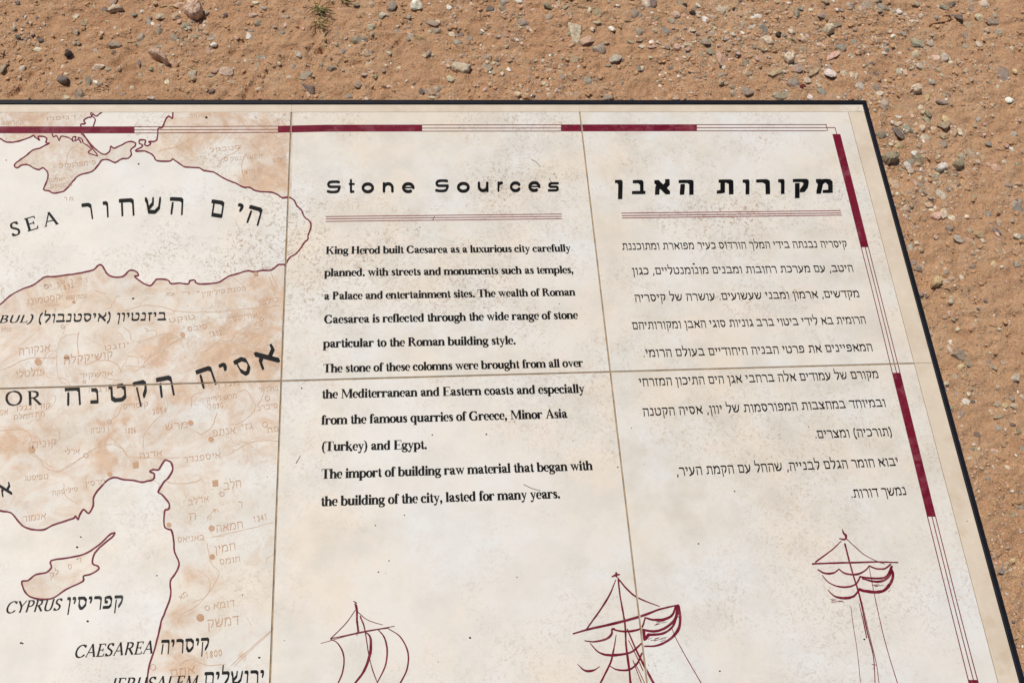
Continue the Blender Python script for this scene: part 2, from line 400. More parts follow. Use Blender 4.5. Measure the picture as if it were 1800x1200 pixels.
def serif_set():
    g = {}
    g['a'] = (500, W((95,345,105),(135,425,55),(230,440,40),(300,410,100),(335,330,138))+rc(266,60,404,340)+W((345,80,120),(390,30,60),(470,50,34))+W((300,270,44),(190,225,80),(110,130,136),(160,48,90),(240,45,60),(310,100,40)))
    g['b'] = (556, st(125,8,676,138,0,1)+el(290,230,165,212,-120,125))
    g['c'] = (444, el(245,230,165,212,55,305)+W((320,345,110),(350,330,90)))
    g['d'] = (556, st(405,8,676,138,0,1)+el(265,230,165,212,55,300)+rc(460,8,520,34))
    g['e'] = (444, el(245,230,162,212,45,300,130,34)+el(240,250,130,180,0,75,90,30)+rc(110,240,412,268))
    g['f'] = (333, st(150,0,560)+W((150,540,136),(170,620,110),(240,664,50),(305,640,34),(330,600,90))+rc(20,428,290,461))
    g['g'] = (500, el(220,300,135,142,0,360,120,38)+W((130,170,50),(90,110,70),(120,60,90),(280,45,110),(400,10,110),(440,-60,90),(380,-140,60),(240,-180,40),(90,-150,60),(60,-90,70),(130,-10,46))+W((320,410,50),(380,420,50),(450,415,70)))
    g['h'] = (556, st(120,0,676,138,1,1)+st(420,0,330)+W((170,330,34),(260,430,60),(350,435,70),(418,350,130)))
    g['i'] = (278, st(140,0,461,138,1,1)+W((140,600,150),(141,602,150)))
    g['k'] = (556, st(120,0,676,138,1,1)+W((190,200,36),(390,430,40))+W((250,270,100),(430,20,150))+rc(340,0,540,26)+rc(310,435,480,461))
    g['l'] = (278, st(140,0,676,138,1,1))
    g['m'] = (833, st(118,0,461,136,1,1)+st(418,0,330,136)+st(712,0,330,136)+W((160,330,34),(250,430,60),(340,435,70),(416,350,128))+W((470,330,34),(550,430,60),(640,435,70),(710,350,128)))
    g['n'] = (556, st(120,0,461,138,1,1)+st(420,0,330)+W((170,330,34),(260,430,60),(350,435,70),(418,350,130)))
    g['o'] = (500, el(250,230,165,212))
    g['p'] = (556, st(125,-205,461,138,1,1)+el(295,230,165,212,-130,125))
    g['q'] = (556, st(405,-205,461,138,1,0)+el(260,230,165,212,50,310))
    g['r'] = (444, st(125,0,461,138,1,1)+W((190,340,34),(260,420,50),(340,440,60),(370,380,100)))
    g['s'] = (389, W((320,350,50),(280,425,50),(190,438,60),(110,390,100),(120,310,125),(200,245,130),(290,180,130),(300,90,110),(220,28,60),(120,30,50),(60,110,44)))
    g['t'] = (333, W((165,590,40),(165,430,110),(165,100,138),(200,40,100),(300,60,36))+rc(20,428,300,461)+[[(30,440),(165,610),(180,440)]])
    g['u'] = (556, st(125,60,461,138,0,1)+st(420,8,461,138,0,1)+W((130,110,130),(190,40,90),(280,50,60),(360,110,40))+rc(470,8,540,34))
    g['v'] = (500, [[(40,440),(190,440),(300,150),(250,-14)]]+W((262,20,40),(400,430,40))+rc(10,435,250,461)+rc(330,435,490,461))
    g['w'] = (722, [[(40,440),(185,440),(290,150),(240,-14)],[(290,440),(430,440),(530,150),(480,-14)]]+W((250,20,40),(370,400,40))+W((492,20,40),(630,430,40))+rc(10,435,460,461)+rc(560,435,715,461))
    g['x'] = (500, [[(30,440),(190,440),(480,20),(310,20)]]+W((70,20,40),(400,430,42))+rc(10,435,230,461)+rc(320,435,470,461)+rc(10,0,170,26)+rc(270,0,490,26))
    g['y'] = (500, [[(40,440),(190,440),(300,150),(250,-14)]]+W((400,430,40),(250,-20,44),(190,-150,60),(90,-150,90))+rc(10,435,250,461)+rc(330,435,490,461))
    g['A'] = (722, W((370,670,46),(130,20,52))+[[(310,690),(410,690),(680,20),(480,20)]]+rc(190,210,500,250)+rc(10,0,240,26)+rc(410,0,712,26))
    g['C'] = (722, el(385,338,270,322,50,318,160,44)+rc(600,440,634,676)+W((600,200,40),(640,180,40)))
    g['E'] = (667, st(180,0,676,150,1,2,60)+rc(180,640,610,676)+rc(180,0,620,36)+rc(180,325,470,362)+rc(585,500,618,676)+rc(600,0,640,180)+rc(440,240,470,440))
    g['G'] = (778, el(395,338,285,322,50,318,160,44)+rc(520,20,660,320)+rc(450,296,750,322)+rc(600,450,634,676))
    g['H'] = (778, st(170,0,676,150,1,2)+st(600,0,676,150,1,2)+rc(170,325,600,362))
    g['K'] = (778, st(170,0,676,150,1,2)+W((250,290,40),(590,640,42))+[[(290,400),(400,470),(720,10),(530,10)]]+rc(460,0,765,26)+rc(450,650,700,676))
    g['M'] = (944, W((150,20,40),(150,650,40))+[[(90,660),(270,660),(520,130),(450,20)]]+W((480,60,40),(720,650,40))+st(780,0,676,150,1,2)+rc(20,0,270,26)+rc(20,650,260,676))
    g['P'] = (611, st(170,0,676,150,1,2)+W((230,655,40),(390,645,70),(470,500,150),(390,355,70),(230,335,40)))
    g['R'] = (722, st(170,0,676,150,1,2)+W((230,655,40),(390,645,70),(475,505,150),(390,375,70),(230,350,40))+[[(290,355),(440,370),(700,10),(520,10)]]+rc(490,0,715,26))
    g['T'] = (667, st(333,0,676,150,1,0,90)+rc(30,640,637,676)+rc(30,500,62,676)+rc(605,500,637,676))
    g['.'] = (250, W((125,60,150),(126,61,150))); g[','] = (250, W((120,60,150),(150,20,100),(90,-120,40)))
    g['('] = (333, W((300,690,30),(170,560,80),(120,260,120),(170,-30,80),(300,-160,30)))
    g[')'] = (333, W((30,690,30),(160,560,80),(210,260,120),(160,-30,80),(30,-160,30)))
    return g
# ---- light roman capitals of the map, drawn with a slanted nib
def caps_set():
    nb = [(-52, -20), (-46, -30), (52, 20), (46, 30), (-48, 12), (48, -12)]; th = 46
    def B(*p): return nib_stroke(smooth(p, 4) if len(p) > 2 else list(p), nb)
    def L(*p): return rnd_stroke(list(p), th)
    def sf(x, y, s=55): return rnd_stroke([(x-s, y), (x+s, y)], 24)
    g = {}
    g['S'] = (520, B((420,560),(330,650),(200,650),(110,560),(130,430),(280,340),(400,250),(410,120),(320,25),(180,20),(80,110))+L((425,660),(420,540))+L((78,130),(72,0)))
    g['E'] = (560, B((140,15),(140,655))+L((60,660),(470,660),(470,560))+L((60,14),(480,14),(500,130))+L((140,345),(380,345))+sf(380,345,0)+L((380,410),(380,280)))
    g['A'] = (700, B((330,680),(600,20))+L((330,680),(90,20))+L((180,240),(490,240))+sf(90,14)+sf(600,14,75))
    g['O'] = (780, B((390,665),(190,600),(80,440),(80,240),(190,70),(390,10),(590,70),(700,240),(700,440),(590,600),(390,665)))
    g['R'] = (640, B((140,15),(140,655))+L((60,660),(300,660))+B((300,655),(440,600),(450,440),(320,350),(200,340))+B((290,340),(560,20))+sf(140,14)+sf(580,14,45))
    g['I'] = (300, B((150,15),(150,655))+sf(150,14,70)+sf(150,660,70))
    g['B'] = (600, B((140,15),(140,655))+L((60,660),(300,660))+L((60,14),(320,14))+B((300,655),(420,600),(420,430),(300,355),(150,350))+B((300,355),(480,270),(480,100),(320,16)))
    g['U'] = (700, B((140,655),(140,200),(220,50),(350,12),(480,50),(560,200),(560,655))+sf(140,660)+sf(560,660))
    g['L'] = (540, B((140,15),(140,655))+sf(140,660)+L((60,14),(460,14),(490,140)))
    g[')'] = (300, B((60,720),(190,560),(220,280),(170,0),(50,-150)))
    g['('] = (300, B((240,720),(110,560),(80,280),(130,0),(250,-150)))
    g['C'] = (680, B((600,560),(480,650),(330,660),(160,560),(80,380),(90,210),(200,60),(370,10),(520,50),(610,130))+L((605,660),(600,530)))
    g['Y'] = (620, B((90,655),(320,320),(320,15))+L((320,320),(540,655))+sf(90,660)+sf(550,660,45)+sf(320,14))
    g['P'] = (560, B((140,15),(140,655))+L((60,660),(300,660))+B((300,655),(440,600),(455,430),(330,330),(180,330))+sf(140,14))
    g['J'] = (360, B((200,655),(200,100),(140,-60),(40,-110))+sf(200,660))
    g['M'] = (860, B((170,655),(430,60))+L((430,60),(690,655))+L((170,655),(110,15))+B((690,655),(740,15))+sf(110,14,45)+sf(740,14)+sf(150,660,45)+sf(710,660,45))
    return g
# ---- geometric sans of the title: round pen
def title_set():
    def C(*p): return rnd_stroke(smooth(p, 5) if len(p) > 2 else list(p), 188)
    def E(cx, cy, rx, ry, a0, a1, n=20): return rnd_stroke([(cx+rx*math.cos(math.radians(a0+(a1-a0)*i/n)), cy+ry*math.sin(math.radians(a0+(a1-a0)*i/n))) for i in range(n+1)], 188)
    g = {}
    g['S'] = (1000, rnd_stroke([(850,620),(720,640),(380,640),(200,600),(130,500),(160,400),(280,352),(900,352),(860,220),(780,100),(620,58),(330,58),(110,90)], 158))
    g['s'] = (760, rnd_stroke([(660,460),(240,460),(120,410),(110,320),(190,262),(580,262),(650,205),(640,105),(540,58),(80,58)], 146))
    g['t'] = (520, rnd_stroke([(190,690),(190,60)], 188)+rnd_stroke([(60,490),(440,490)], 120)+rnd_stroke([(190,80),(230,58),(400,58)], 146))
    g['o'] = (860, E(430,262,330,222,0,360))
    g['n'] = (760, rnd_stroke([(90,56),(90,480)], 188)+E(375,240,285,235,0,180)+rnd_stroke([(660,240),(660,56)], 188))
    g['e'] = (860, E(430,262,330,222,0,300)+rnd_stroke([(120,270),(750,270)], 84))
    g['u'] = (760, rnd_stroke([(660,56),(660,480)], 188)+E(375,290,285,235,180,360)+rnd_stroke([(90,290),(90,480)], 188))
    g['r'] = (470, rnd_stroke([(90,56),(90,480)], 188)+C((90,250),(150,400),(280,470),(420,475)))
    g['c'] = (820, E(430,262,330,222,35,325))
    return g
# ---- hebrew letters: skeletons in a unit box, drawn with a flat nib (thick across, thin down)
HB = {
'א': (.80, [[(.06,.95),(.74,.05)],[(.70,1),(.72,.78),(.50,.46)],[(.26,.68),(.12,.42),(.10,.02)]]),
'ב': (.78, [[(.08,.92),(.48,.92),(.60,.80),(.61,.10)],[(.02,.07),(.74,.07)]]),
'ג': (.52, [[(.10,.92),(.30,.92),(.37,.76),(.38,.35),(.48,.02)],[(.38,.34),(.20,.10),(.04,.05)]]),
'ד': (.70, [[(.02,.92),(.68,.92)],[(.56,.92),(.57,.0)]]),
'ה': (.74, [[(.04,.92),(.56,.92),(.66,.82),(.66,.0)],[(.15,.60),(.11,.0)]]),
'ו': (.32, [[(.02,.92),(.16,.92),(.23,.80),(.22,.0)]]),
'ז': (.40, [[(.03,.90),(.34,.95)],[(.20,.92),(.16,.5),(.20,.0)]]),
'ח': (.76, [[(.04,.92),(.58,.92),(.68,.82),(.68,.0)],[(.14,.92),(.13,.0)]]),
'ט': (.80, [[(.03,.96),(.12,.84),(.10,.20),(.24,.06),(.56,.06),(.71,.24),(.72,.72),(.60,.93),(.42,.90)]]),
'י': (.30, [[(.02,.92),(.14,.92),(.21,.80),(.15,.55)]]),
'כ': (.68, [[(.05,.92),(.38,.92),(.57,.76),(.60,.30),(.44,.07),(.02,.07)]]),
'ך': (.64, [[(.02,.92),(.44,.92),(.56,.82),(.55,-.34)]]),
'ל': (.62, [[(.06,1.42),(.05,.92),(.46,.92),(.56,.80),(.50,.46),(.24,.0)]]),
'מ': (.80, [[(.02,.98),(.16,.72),(.05,.0)],[(.13,.70),(.34,.93),(.56,.90),(.70,.70),(.71,.07),(.40,.07)]]),
'ם': (.76, [[(.02,.92),(.56,.92),(.67,.82),(.67,.07),(.13,.07),(.13,.88)]]),
'נ': (.50, [[(.10,.92),(.28,.92),(.38,.80),(.39,.07),(.02,.07)]]),
'ן': (.30, [[(.01,.92),(.14,.92),(.21,.80),(.19,-.34)]]),
'ס': (.76, [[(.02,.92),(.46,.92),(.66,.72),(.66,.34),(.44,.06),(.28,.06),(.12,.34),(.12,.88)]]),
'ע': (.72, [[(.04,.95),(.15,.80),(.30,.16)],[(.58,.96),(.62,.64),(.44,.18),(.0,-.06)]]),
'פ': (.74, [[(.30,.50),(.14,.54),(.10,.86),(.26,.93),(.48,.92),(.63,.72),(.63,.26),(.48,.07),(.03,.07)]]),
'ף': (.68, [[(.28,.52),(.12,.56),(.10,.86),(.26,.93),(.46,.92),(.59,.76),(.58,-.34)]]),
'צ': (.72, [[(.04,.96),(.18,.76),(.62,.07),(.02,.07)],[(.58,.97),(.60,.74),(.42,.46)]]),
'ץ': (.64, [[(.04,.96),(.20,.70),(.34,.46),(.32,-.34)],[(.56,.97),(.58,.76),(.36,.46)]]),
'ק': (.72, [[(.03,.92),(.54,.92),(.65,.80),(.60,.46),(.42,.12)],[(.15,.60),(.15,-.34)]]),
'ר': (.66, [[(.03,.92),(.40,.92),(.56,.80),(.58,.0)]]),
'ש': (.92, [[(.02,.96),(.10,.74),(.18,.10),(.52,.07),(.76,.34),(.84,.96)],[(.44,.96),(.42,.62),(.18,.32)]]),
'ת': (.80, [[(.12,.92),(.56,.92),(.69,.82),(.70,.0)],[(.22,.92),(.22,.12),(.02,.06)]]),
'.': (.22, [[(.08,.07),(.10,.07)]]), ',': (.24, [[(.12,.07),(.06,-.16)]]),
'(': (.34, [[(.26,1.12),(.12,.86),(.08,.45),(.12,.04),(.26,-.24)]]), ')': (.34, [[(.04,1.12),(.18,.86),(.22,.45),(.18,.04),(.04,-.24)]]),
}
DG = {'0': [[(.3,.95),(.08,.7),(.08,.3),(.3,.05),(.52,.3),(.52,.7),(.3,.95)]], '1': [[(.12,.78),(.3,.95),(.3,0)]], '2': [[(.08,.75),(.25,.95),(.48,.8),(.42,.5),(.06,.05),(.54,.05)]],
 '3': [[(.08,.85),(.3,.95),(.48,.75),(.28,.52),(.5,.3),(.3,.03),(.06,.14)]], '4': [[(.4,0),(.4,.95),(.05,.3),(.55,.3)]], '5': [[(.5,.95),(.14,.95),(.1,.55),(.4,.55),(.5,.28),(.3,.03),(.06,.12)]],
 '6': [[(.45,.92),(.15,.6),(.08,.25),(.3,.03),(.5,.25),(.3,.48),(.1,.3)]], '8': [[(.3,.5),(.1,.72),(.3,.95),(.5,.72),(.3,.5),(.06,.24),(.3,.03),(.54,.24),(.3,.5)]],
 '9': [[(.48,.7),(.28,.5),(.08,.72),(.3,.95),(.5,.7),(.4,.2),(.15,.03)]]}
for k_, v_ in DG.items(): HB[k_] = (.62, v_)
_hc = {}
def heb(ch, style):
    if (ch, style) not in _hc:
        w_, th, sl = {'body': (.165, .115, .012), 'map': (.25, .09, .03), 'bold': (.25, .26, .02), 'thin': (.10, .07, .01)}[style]
        nb = [(-th/2, -w_/2), (th/2, -w_/2+sl), (th/2, w_/2), (-th/2, w_/2-sl)]
        P = []
        for s in HB[ch][1]:
            s = [(x, min(y, .92) if style != 'x' and y < 1.0 else y) for x, y in s]
            P += nib_stroke(s, nb)
        _hc[(ch, style)] = (HB[ch][0]+.13, union(P))
    return _hc[(ch, style)]
_lc = {}
SETS = {'serif': serif_set(), 'caps': caps_set(), 'title': title_set()}
def lat(ch, st_):
    if (ch, st_) not in _lc:
        a, P = SETS[st_][ch]; V, T = union(P); _lc[(ch, st_)] = (a/1000, (V/1000, T))
    return _lc[(ch, st_)]
def line(pr, text, p0, p1, st_, space=.25, yscale=1.0, shear=0.0, rtl=False, track=0.0, h=None):
    """text between two baseline points (photo pixels)"""
    get = (lambda c: heb(c, st_)) if rtl else (lambda c: lat(c, st_))
    if rtl: text = text[::-1].translate(str.maketrans('()', ')('))
    adv = sum(space if c == ' ' else get(c)[0]+track for c in text)
    a, b = np.array(U(*p0)), np.array(U(*p1)); d = b-a; L = np.linalg.norm(d); e = d/L; nrm = np.array([-e[1], e[0]]); s = L/adv; x = 0
    hh = h if h else s*yscale
    for c in text:
        if c == ' ': x += space*s; continue
        w_, (V, T) = get(c)
        P = a+np.outer((x+(V[:, 0]+V[:, 1]*shear)*s), e)+np.outer(V[:, 1]*hh, nrm)
        pr.tris(P, T); x += (w_+track)*s
    return hh
def letter(pr, ch, p0, p1, hpx, st_, rtl=True, lift=0, shear=0):
    """one letter whose foot runs p0 -> p1 (photo pixels), hpx tall"""
    w_, (V, T) = heb(ch, st_) if rtl else lat(ch, st_)
    if rtl: w_ = HB[ch][0]-.02
    a, b = np.array(p0, float), np.array(p1, float); e = (b-a)/w_; L = np.linalg.norm(e); n_ = np.array([e[1], -e[0]])/L*hpx
    if not rtl: n_ = n_/.68
    x0 = V[:, 0].min(); sx = w_/(V[:, 0].max()-x0)
    P = a+np.outer((V[:, 0]-x0)*sx+V[:, 1]*shear, e)+np.outer(V[:, 1], n_)
    pr.tris(UN(P), T)
# ------------------------------------------------------------------ what is printed on the tiles
def ZA(*p): return [(x/3.4615, 180+y/3.4615) for x, y in p]
def ZB(*p): return [(x/3.4615, 480+y/3.4615) for x, y in p]
def ZC(*p): return [(x/2.857, 780+y/2.857) for x, y in p]
def ZD(*p): return [(500+x/3.157, 180+y/3.157) for x, y in p]
crimea = ZA((-90,215),(0,222),(30,240),(80,243),(130,232),(185,212),(205,203),(215,215),(240,230),(232,210),(262,208),(285,222),(280,245),(300,250),(275,262),(240,280),(200,290),(165,320),(130,345),(95,372),(88,388),(105,400),(135,382),(170,380),(205,400),(235,410),(262,398),(285,420),(292,440),(285,480),(265,530),(300,540),(320,553),(350,550),(385,542),(400,530),(420,510),(440,485),(480,445),(550,425),(580,405),(605,370),(625,350),(660,350),(700,367),(740,345),(780,340),(800,318),(795,290),(822,265),(820,245),(780,240),(750,255),(720,270),(690,280),(675,268),(665,300),(635,318),(600,300),(560,265),(520,215),(495,190))
lagoon = ZA((318,192),(325,212),(345,205),(360,232),(372,208),(400,210),(430,222),(445,238),(440,215),(462,210),(455,235),(480,225),(492,245),(475,215),(500,225),(505,245),(530,262),(555,285),(540,300),(545,312),(588,326),(590,318),(560,278),(540,245),(508,195))
azw = ZA((495,190),(500,165),(490,135),(520,130),(510,110),(540,92),(556,90),(565,70),(585,86),(612,66),(640,45))
azw2 = ZA((566,150),(580,110),(572,95),(552,72),(560,60))
azov = ZA((1050,50),(1052,68),(1048,98),(1030,85),(1015,95),(1000,125),(985,155),(962,160),(960,190),(955,225),(940,238),(905,240),(918,250),(900,266),(880,258),(885,232),(850,230),(848,250),(868,260),(858,275),(828,290),(832,299),(880,297),(920,315),(940,335),(955,355),(1035,358),(1050,345),(1070,358),(1100,378),(1130,395),(1210,398),(1240,415),(1300,425),(1340,450),(1400,480),(1440,495),(1480,517),(1520,518),(1560,540),(1650,548),(1690,562),(1715,580),(1750,576))
batumi = ZD((-10,532),(10,530),(28,528),(55,545),(70,575),(95,600),(110,635),(140,660),(148,690),(132,735),(130,760),(112,775),(100,795),(65,840),(30,860),(10,890),(0,905))
anat = ZA((1725,985),(1690,990),(1650,1020),(1600,1022),(1550,1030),(1500,1025),(1440,1045),(1390,1058),(1340,1090),(1290,1102),(1220,1105),(1190,1095),(1185,1082),(1155,1085),(1145,1105),(1090,1100),(1040,1102),(1020,1080),(960,1075),(940,1090),(915,1115),(880,1105),(850,1085),(820,1058),(842,1052),(830,1030),(790,1022),(750,1058),(690,1062),(655,1045),(635,1015),(620,992),(600,990),(570,1018),(520,1032),(450,1045),(410,1050),(330,1060),(275,1062),(240,1085),(195,1115),(130,1138),(60,1178),(0,1230),(-40,1240))
south = ZC((-40,320),(0,335),(55,345),(90,385),(130,420),(210,432),(260,410),(330,385),(370,372),(380,362),(392,378),(400,358),(420,328),(445,348),(468,310),(470,270),(490,235),(530,190),(570,167),(620,178),(670,182),(715,192),(740,185),(770,178),(775,150),(752,138),(770,128),(795,130),(810,108),(828,82),(845,84),(860,95),(868,130),(845,170),(820,195),(795,240),(815,255),(850,300),(845,328),(828,335),(824,410),(845,428),(860,432),(872,480),(876,540),(900,600),(880,650),(855,690),(858,760),(830,840),(810,890),(795,960),(770,1050),(750,1110),(740,1180),(738,1260))
cyprus = ZC((575,445),(550,455),(510,495),(470,525),(420,553),(350,570),(258,585),(258,620),(230,645),(180,655),(140,685),(110,690),(120,730),(150,765),(220,780),(275,768),(330,730),(415,690),(418,662),(450,655),(495,628),(490,612),(465,600),(470,560),(500,520),(560,470),(577,448))
R_ = random.Random(3)
def wob(p, k, a):
    q = smooth(p, k); return [(x+R_.uniform(-a, a), y+R_.uniform(-a, a)) for x, y in q]
# relief-map colouring of the land
BL = [(265,635,34,.9),(300,600,30,.75),(350,600,60,.55),(430,600,55,.85),(470,560,40,.85),(400,640,60,.8),(470,640,40,.8),(248,618,24,.7),(470,505,34,.7),(15,775,30,.95),(40,760,18,.7),(185,797,26,1.0),(210,750,16,.9),(172,745,22,.9),(230,690,26,.7),(300,695,34,.8),(400,690,40,.6),(130,535,24,.4),(25,805,20,.8),(60,640,30,.35),(30,560,40,.3),
 (330,240,60,.6),(400,230,60,.65),(470,240,50,.7),(370,215,50,.6),(480,300,30,.85),(450,320,40,.7),(500,330,20,.8),(420,290,50,.5),(300,205,40,.5),(60,210,80,.6),(140,270,60,.5),(100,320,30,.4),(60,290,30,.4),
 (330,800,60,.35),(310,1080,24,.5),(330,1170,26,.8),(310,1140,20,.6),(425,1150,12,.7),(345,1020,26,.5),(150,850,26,.35),(90,840,20,.4),(20,840,26,.5),(70,870,20,.35),(60,905,24,.3),(400,900,60,.18),(430,790,40,.3),(100,1000,60,.2),(330,930,20,.25),(20,655,25,.4),(110,640,30,.35),(160,650,40,.4),(210,660,26,.45),(110,725,30,.25)]
LIGHT = [(395,275,26,.6),(400,300,20,.5),(120,700,26,.3),(350,720,30,.3),(240,880,30,.2),(330,560,26,.3),(130,590,30,.3),(225,200,20,.4)]
def heat(x, y):
    v = .09 if (x > 285 and y > 815) else .34; xx, yy = np.array(x*1.0), np.array(y*1.0)
    x, y = x+float(fbm(xx, yy, 1/26, 4, 81))*70, y+float(fbm(xx, yy, 1/26, 4, 91))*60
    for a, b, r, s_ in BL: v = max(v, s_*math.exp(-((x-a)**2+(y-b)**2)/(r*r*1.3)))
    for a, b, r, s_ in LIGHT: v -= s_*math.exp(-((x-a)**2+(y-b)**2)/(r*r))
    return v
land = Print('relief_map_print', M_LAND, .00008, 'tan shaded relief map of the land')
def area(poly):
    pts = []
    xs = [p[0] for p in poly]; ys = [p[1] for p in poly]
    gx_ = np.arange(min(xs), max(xs), 7.0); gy_ = np.arange(min(ys), max(ys), 7.0)
    pts = [(x+R_.uniform(-1, 1), y+R_.uniform(-1, 1)) for x in gx_ for y in gy_]
    V, T = union([poly], pts)
    land.tris(UN(V), T, [heat(*v) for v in V])
area([(-90, 170), (182, 170)]+azw[::-1][1:]+crimea[::-1])
area(azov+[(512, 346), (516, 170), (304, 170)])
area(anat+[(-40, 880)]+south+[(477, 1226), (480, 1100), (493, 672), (500, 470)])
area(cyprus[:-1])
land.build()
coast = Print('coastline_print', M_COAST, .00026, 'burgundy coastline')
P = []
for c_, w0 in ((crimea, 2.7), (lagoon, 2.2), (azw, 2.5), (azw2, 2.2), (azov, 2.7), (batumi, 2.7), (anat, 3.0), (south, 3.3), (cyprus, 3.2)):
    q = wob(c_, 3, .28); P += rnd_stroke(q, [w0*R_.uniform(.85, 1.15) for _ in q], 6)
coast.px(P); coast.build()
# pale rivers, borders, town dots
riv = Print('river_and_road_print', M_BROWN2, .00016)
RV = [ZB((120,550),(160,590),(210,600),(250,560),(290,480),(345,470),(360,420),(400,380),(480,370)), ZB((345,470),(350,600),(370,660),(400,670)), ZB((480,360),(470,420),(480,500)),
 ZB((750,330),(790,360),(800,410),(870,410),(1010,370),(1090,400),(1130,395),(1150,460)), ZB((880,330),(900,350),(950,350),(960,390),(1090,395)), ZB((760,230),(820,210),(900,195),(1020,215),(1100,235),(1340,235),(1560,210),(1700,200)),
 ZB((1250,480),(1330,415),(1405,410),(1450,350),(1590,290),(1620,270)), ZB((1405,415),(1480,450),(1500,510)), ZB((1450,720),(1500,715),(1560,800),(1600,740),(1610,700)), ZB((1560,800),(1530,860),(1460,910),(1400,920)),
 ZB((1010,740),(1020,800),(1000,850),(940,900),(880,980),(870,1060)), ZB((1240,720),(1170,750),(1165,810)), ZB((1320,850),(1290,930),(1230,980),(1200,970)), ZB((740,800),(720,860),(660,910),(660,980),(630,1050)),
 ZB((660,990),(740,1060),(790,1130),(840,1140)), ZB((400,1177),(500,1120),(560,1080)), ZB((1400,1100),(1480,1050),(1560,1020),(1700,1020)), ZB((1430,1020),(1490,1080)), ZB((0,960),(140,950),(190,1000),(180,1060),(280,1160),(320,1177)), ZB((80,890),(200,850),(300,820),(340,760),(320,740)),
 ZC((150,50),(200,80),(230,120),(290,138),(350,110),(420,62),(480,20),(560,0)), ZC((570,0),(620,30),(640,60),(720,70),(900,70)), ZC((1040,370),(1080,330),(1100,340)), ZC((1040,500),(1060,600),(1100,640),(1080,700),(1000,800),(900,860)), ZC((1060,470),(1230,430),(1370,395)),
 ZC((1180,1110),(1370,935)), ZC((1160,1110),(1372,925)), ZC((900,1110),(960,1080),(1040,1110),(1130,1105)), ZC((840,190),(900,200),(980,190),(1010,175)), ZC((990,630),(1050,680),(1040,760),(960,800)), ZC((320,200),(330,260),(390,300)),
 ZA((1320,390),(1370,330),(1440,300),(1470,260)), ZA((1490,480),(1470,380),(1500,310)), ZA((960,300),(1100,260),(1200,200),(1330,170)), ZA((1540,110),(1680,210),(1740,330)), ZA((1420,50),(1520,170),(1620,160),(1740,70)), ZA((400,380),(420,300),(470,260)), ZA((1400,1050),(1500,1130)), ZA((1640,1060),(1670,1170)),
 ZB((1650,0),(1690,90)), ZB((0,590),(60,570),(170,520),(340,515)), ZB((520,560),(610,530),(700,545),(740,600)), ZB((600,590),(650,640),(740,650)), ZB((860,570),(930,500),(1100,400)), ZB((820,600),(960,520),(1010,450),(1120,385))]
P = []
for q in RV: q = wob(q, 5, .7); P += rnd_stroke(q, R_.uniform(.9, 1.6), 5)
for _ in range(34):       # short valleys
    x = R_.uniform(5, 470); y = R_.uniform(500, 870) if R_.random() < .75 else R_.uniform(880, 1190)
    if y > 850 and x < 330: continue
    a = R_.uniform(0, 6.3); q = [(x, y)]
    for i in range(R_.randint(3, 7)): a += R_.uniform(-.8, .8); q.append((q[-1][0]+7*math.cos(a), q[-1][1]+5*math.sin(a)))
    P += rnd_stroke(smooth(q, 2), R_.uniform(.7, 1.2), 5)
riv.px(P); riv.build()
nm = Print('place_name_print', M_BROWN, .00034, 'faint brown Hebrew place names')
def circ(x, y, r): return [[(x+r*math.cos(a), y+r*math.sin(a)) for a in [i*math.pi/5 for i in range(10)]]]
P = []
for x, y, r in [(56,790,6.5),(67,636,6.5),(371,772,5),(321,588,4.5),(335,743,5),(372,928,5.5),(373,978,5),(352,1085,7),(193,833,4.5),(297,922,4.5),(117,628,5),(450,482,4.5),(130,531,3),(239,817,4)]: P += circ(x, y, r)
for x, y in [(378, 849), (238, 817)]: P += [[(x-5, y-5), (x+5, y-6), (x+6, y+5), (x-4, y+6)]]
nm.px(P)
P = []
for x, y, r in [(151,800,4),(192,741,3.5),(364,1068,4),(466,746,4.5),(470,700,4),(397,280,3),(269,1172,5),(460,560,3),(81,504,4),(110,574,3),(148,671,2.5),(390,868,4)]:
    P += rnd_stroke([(x+r*math.cos(i*.63), y+r*math.sin(i*.63)) for i in range(11)], 1.1, 5)
nm.px(P)
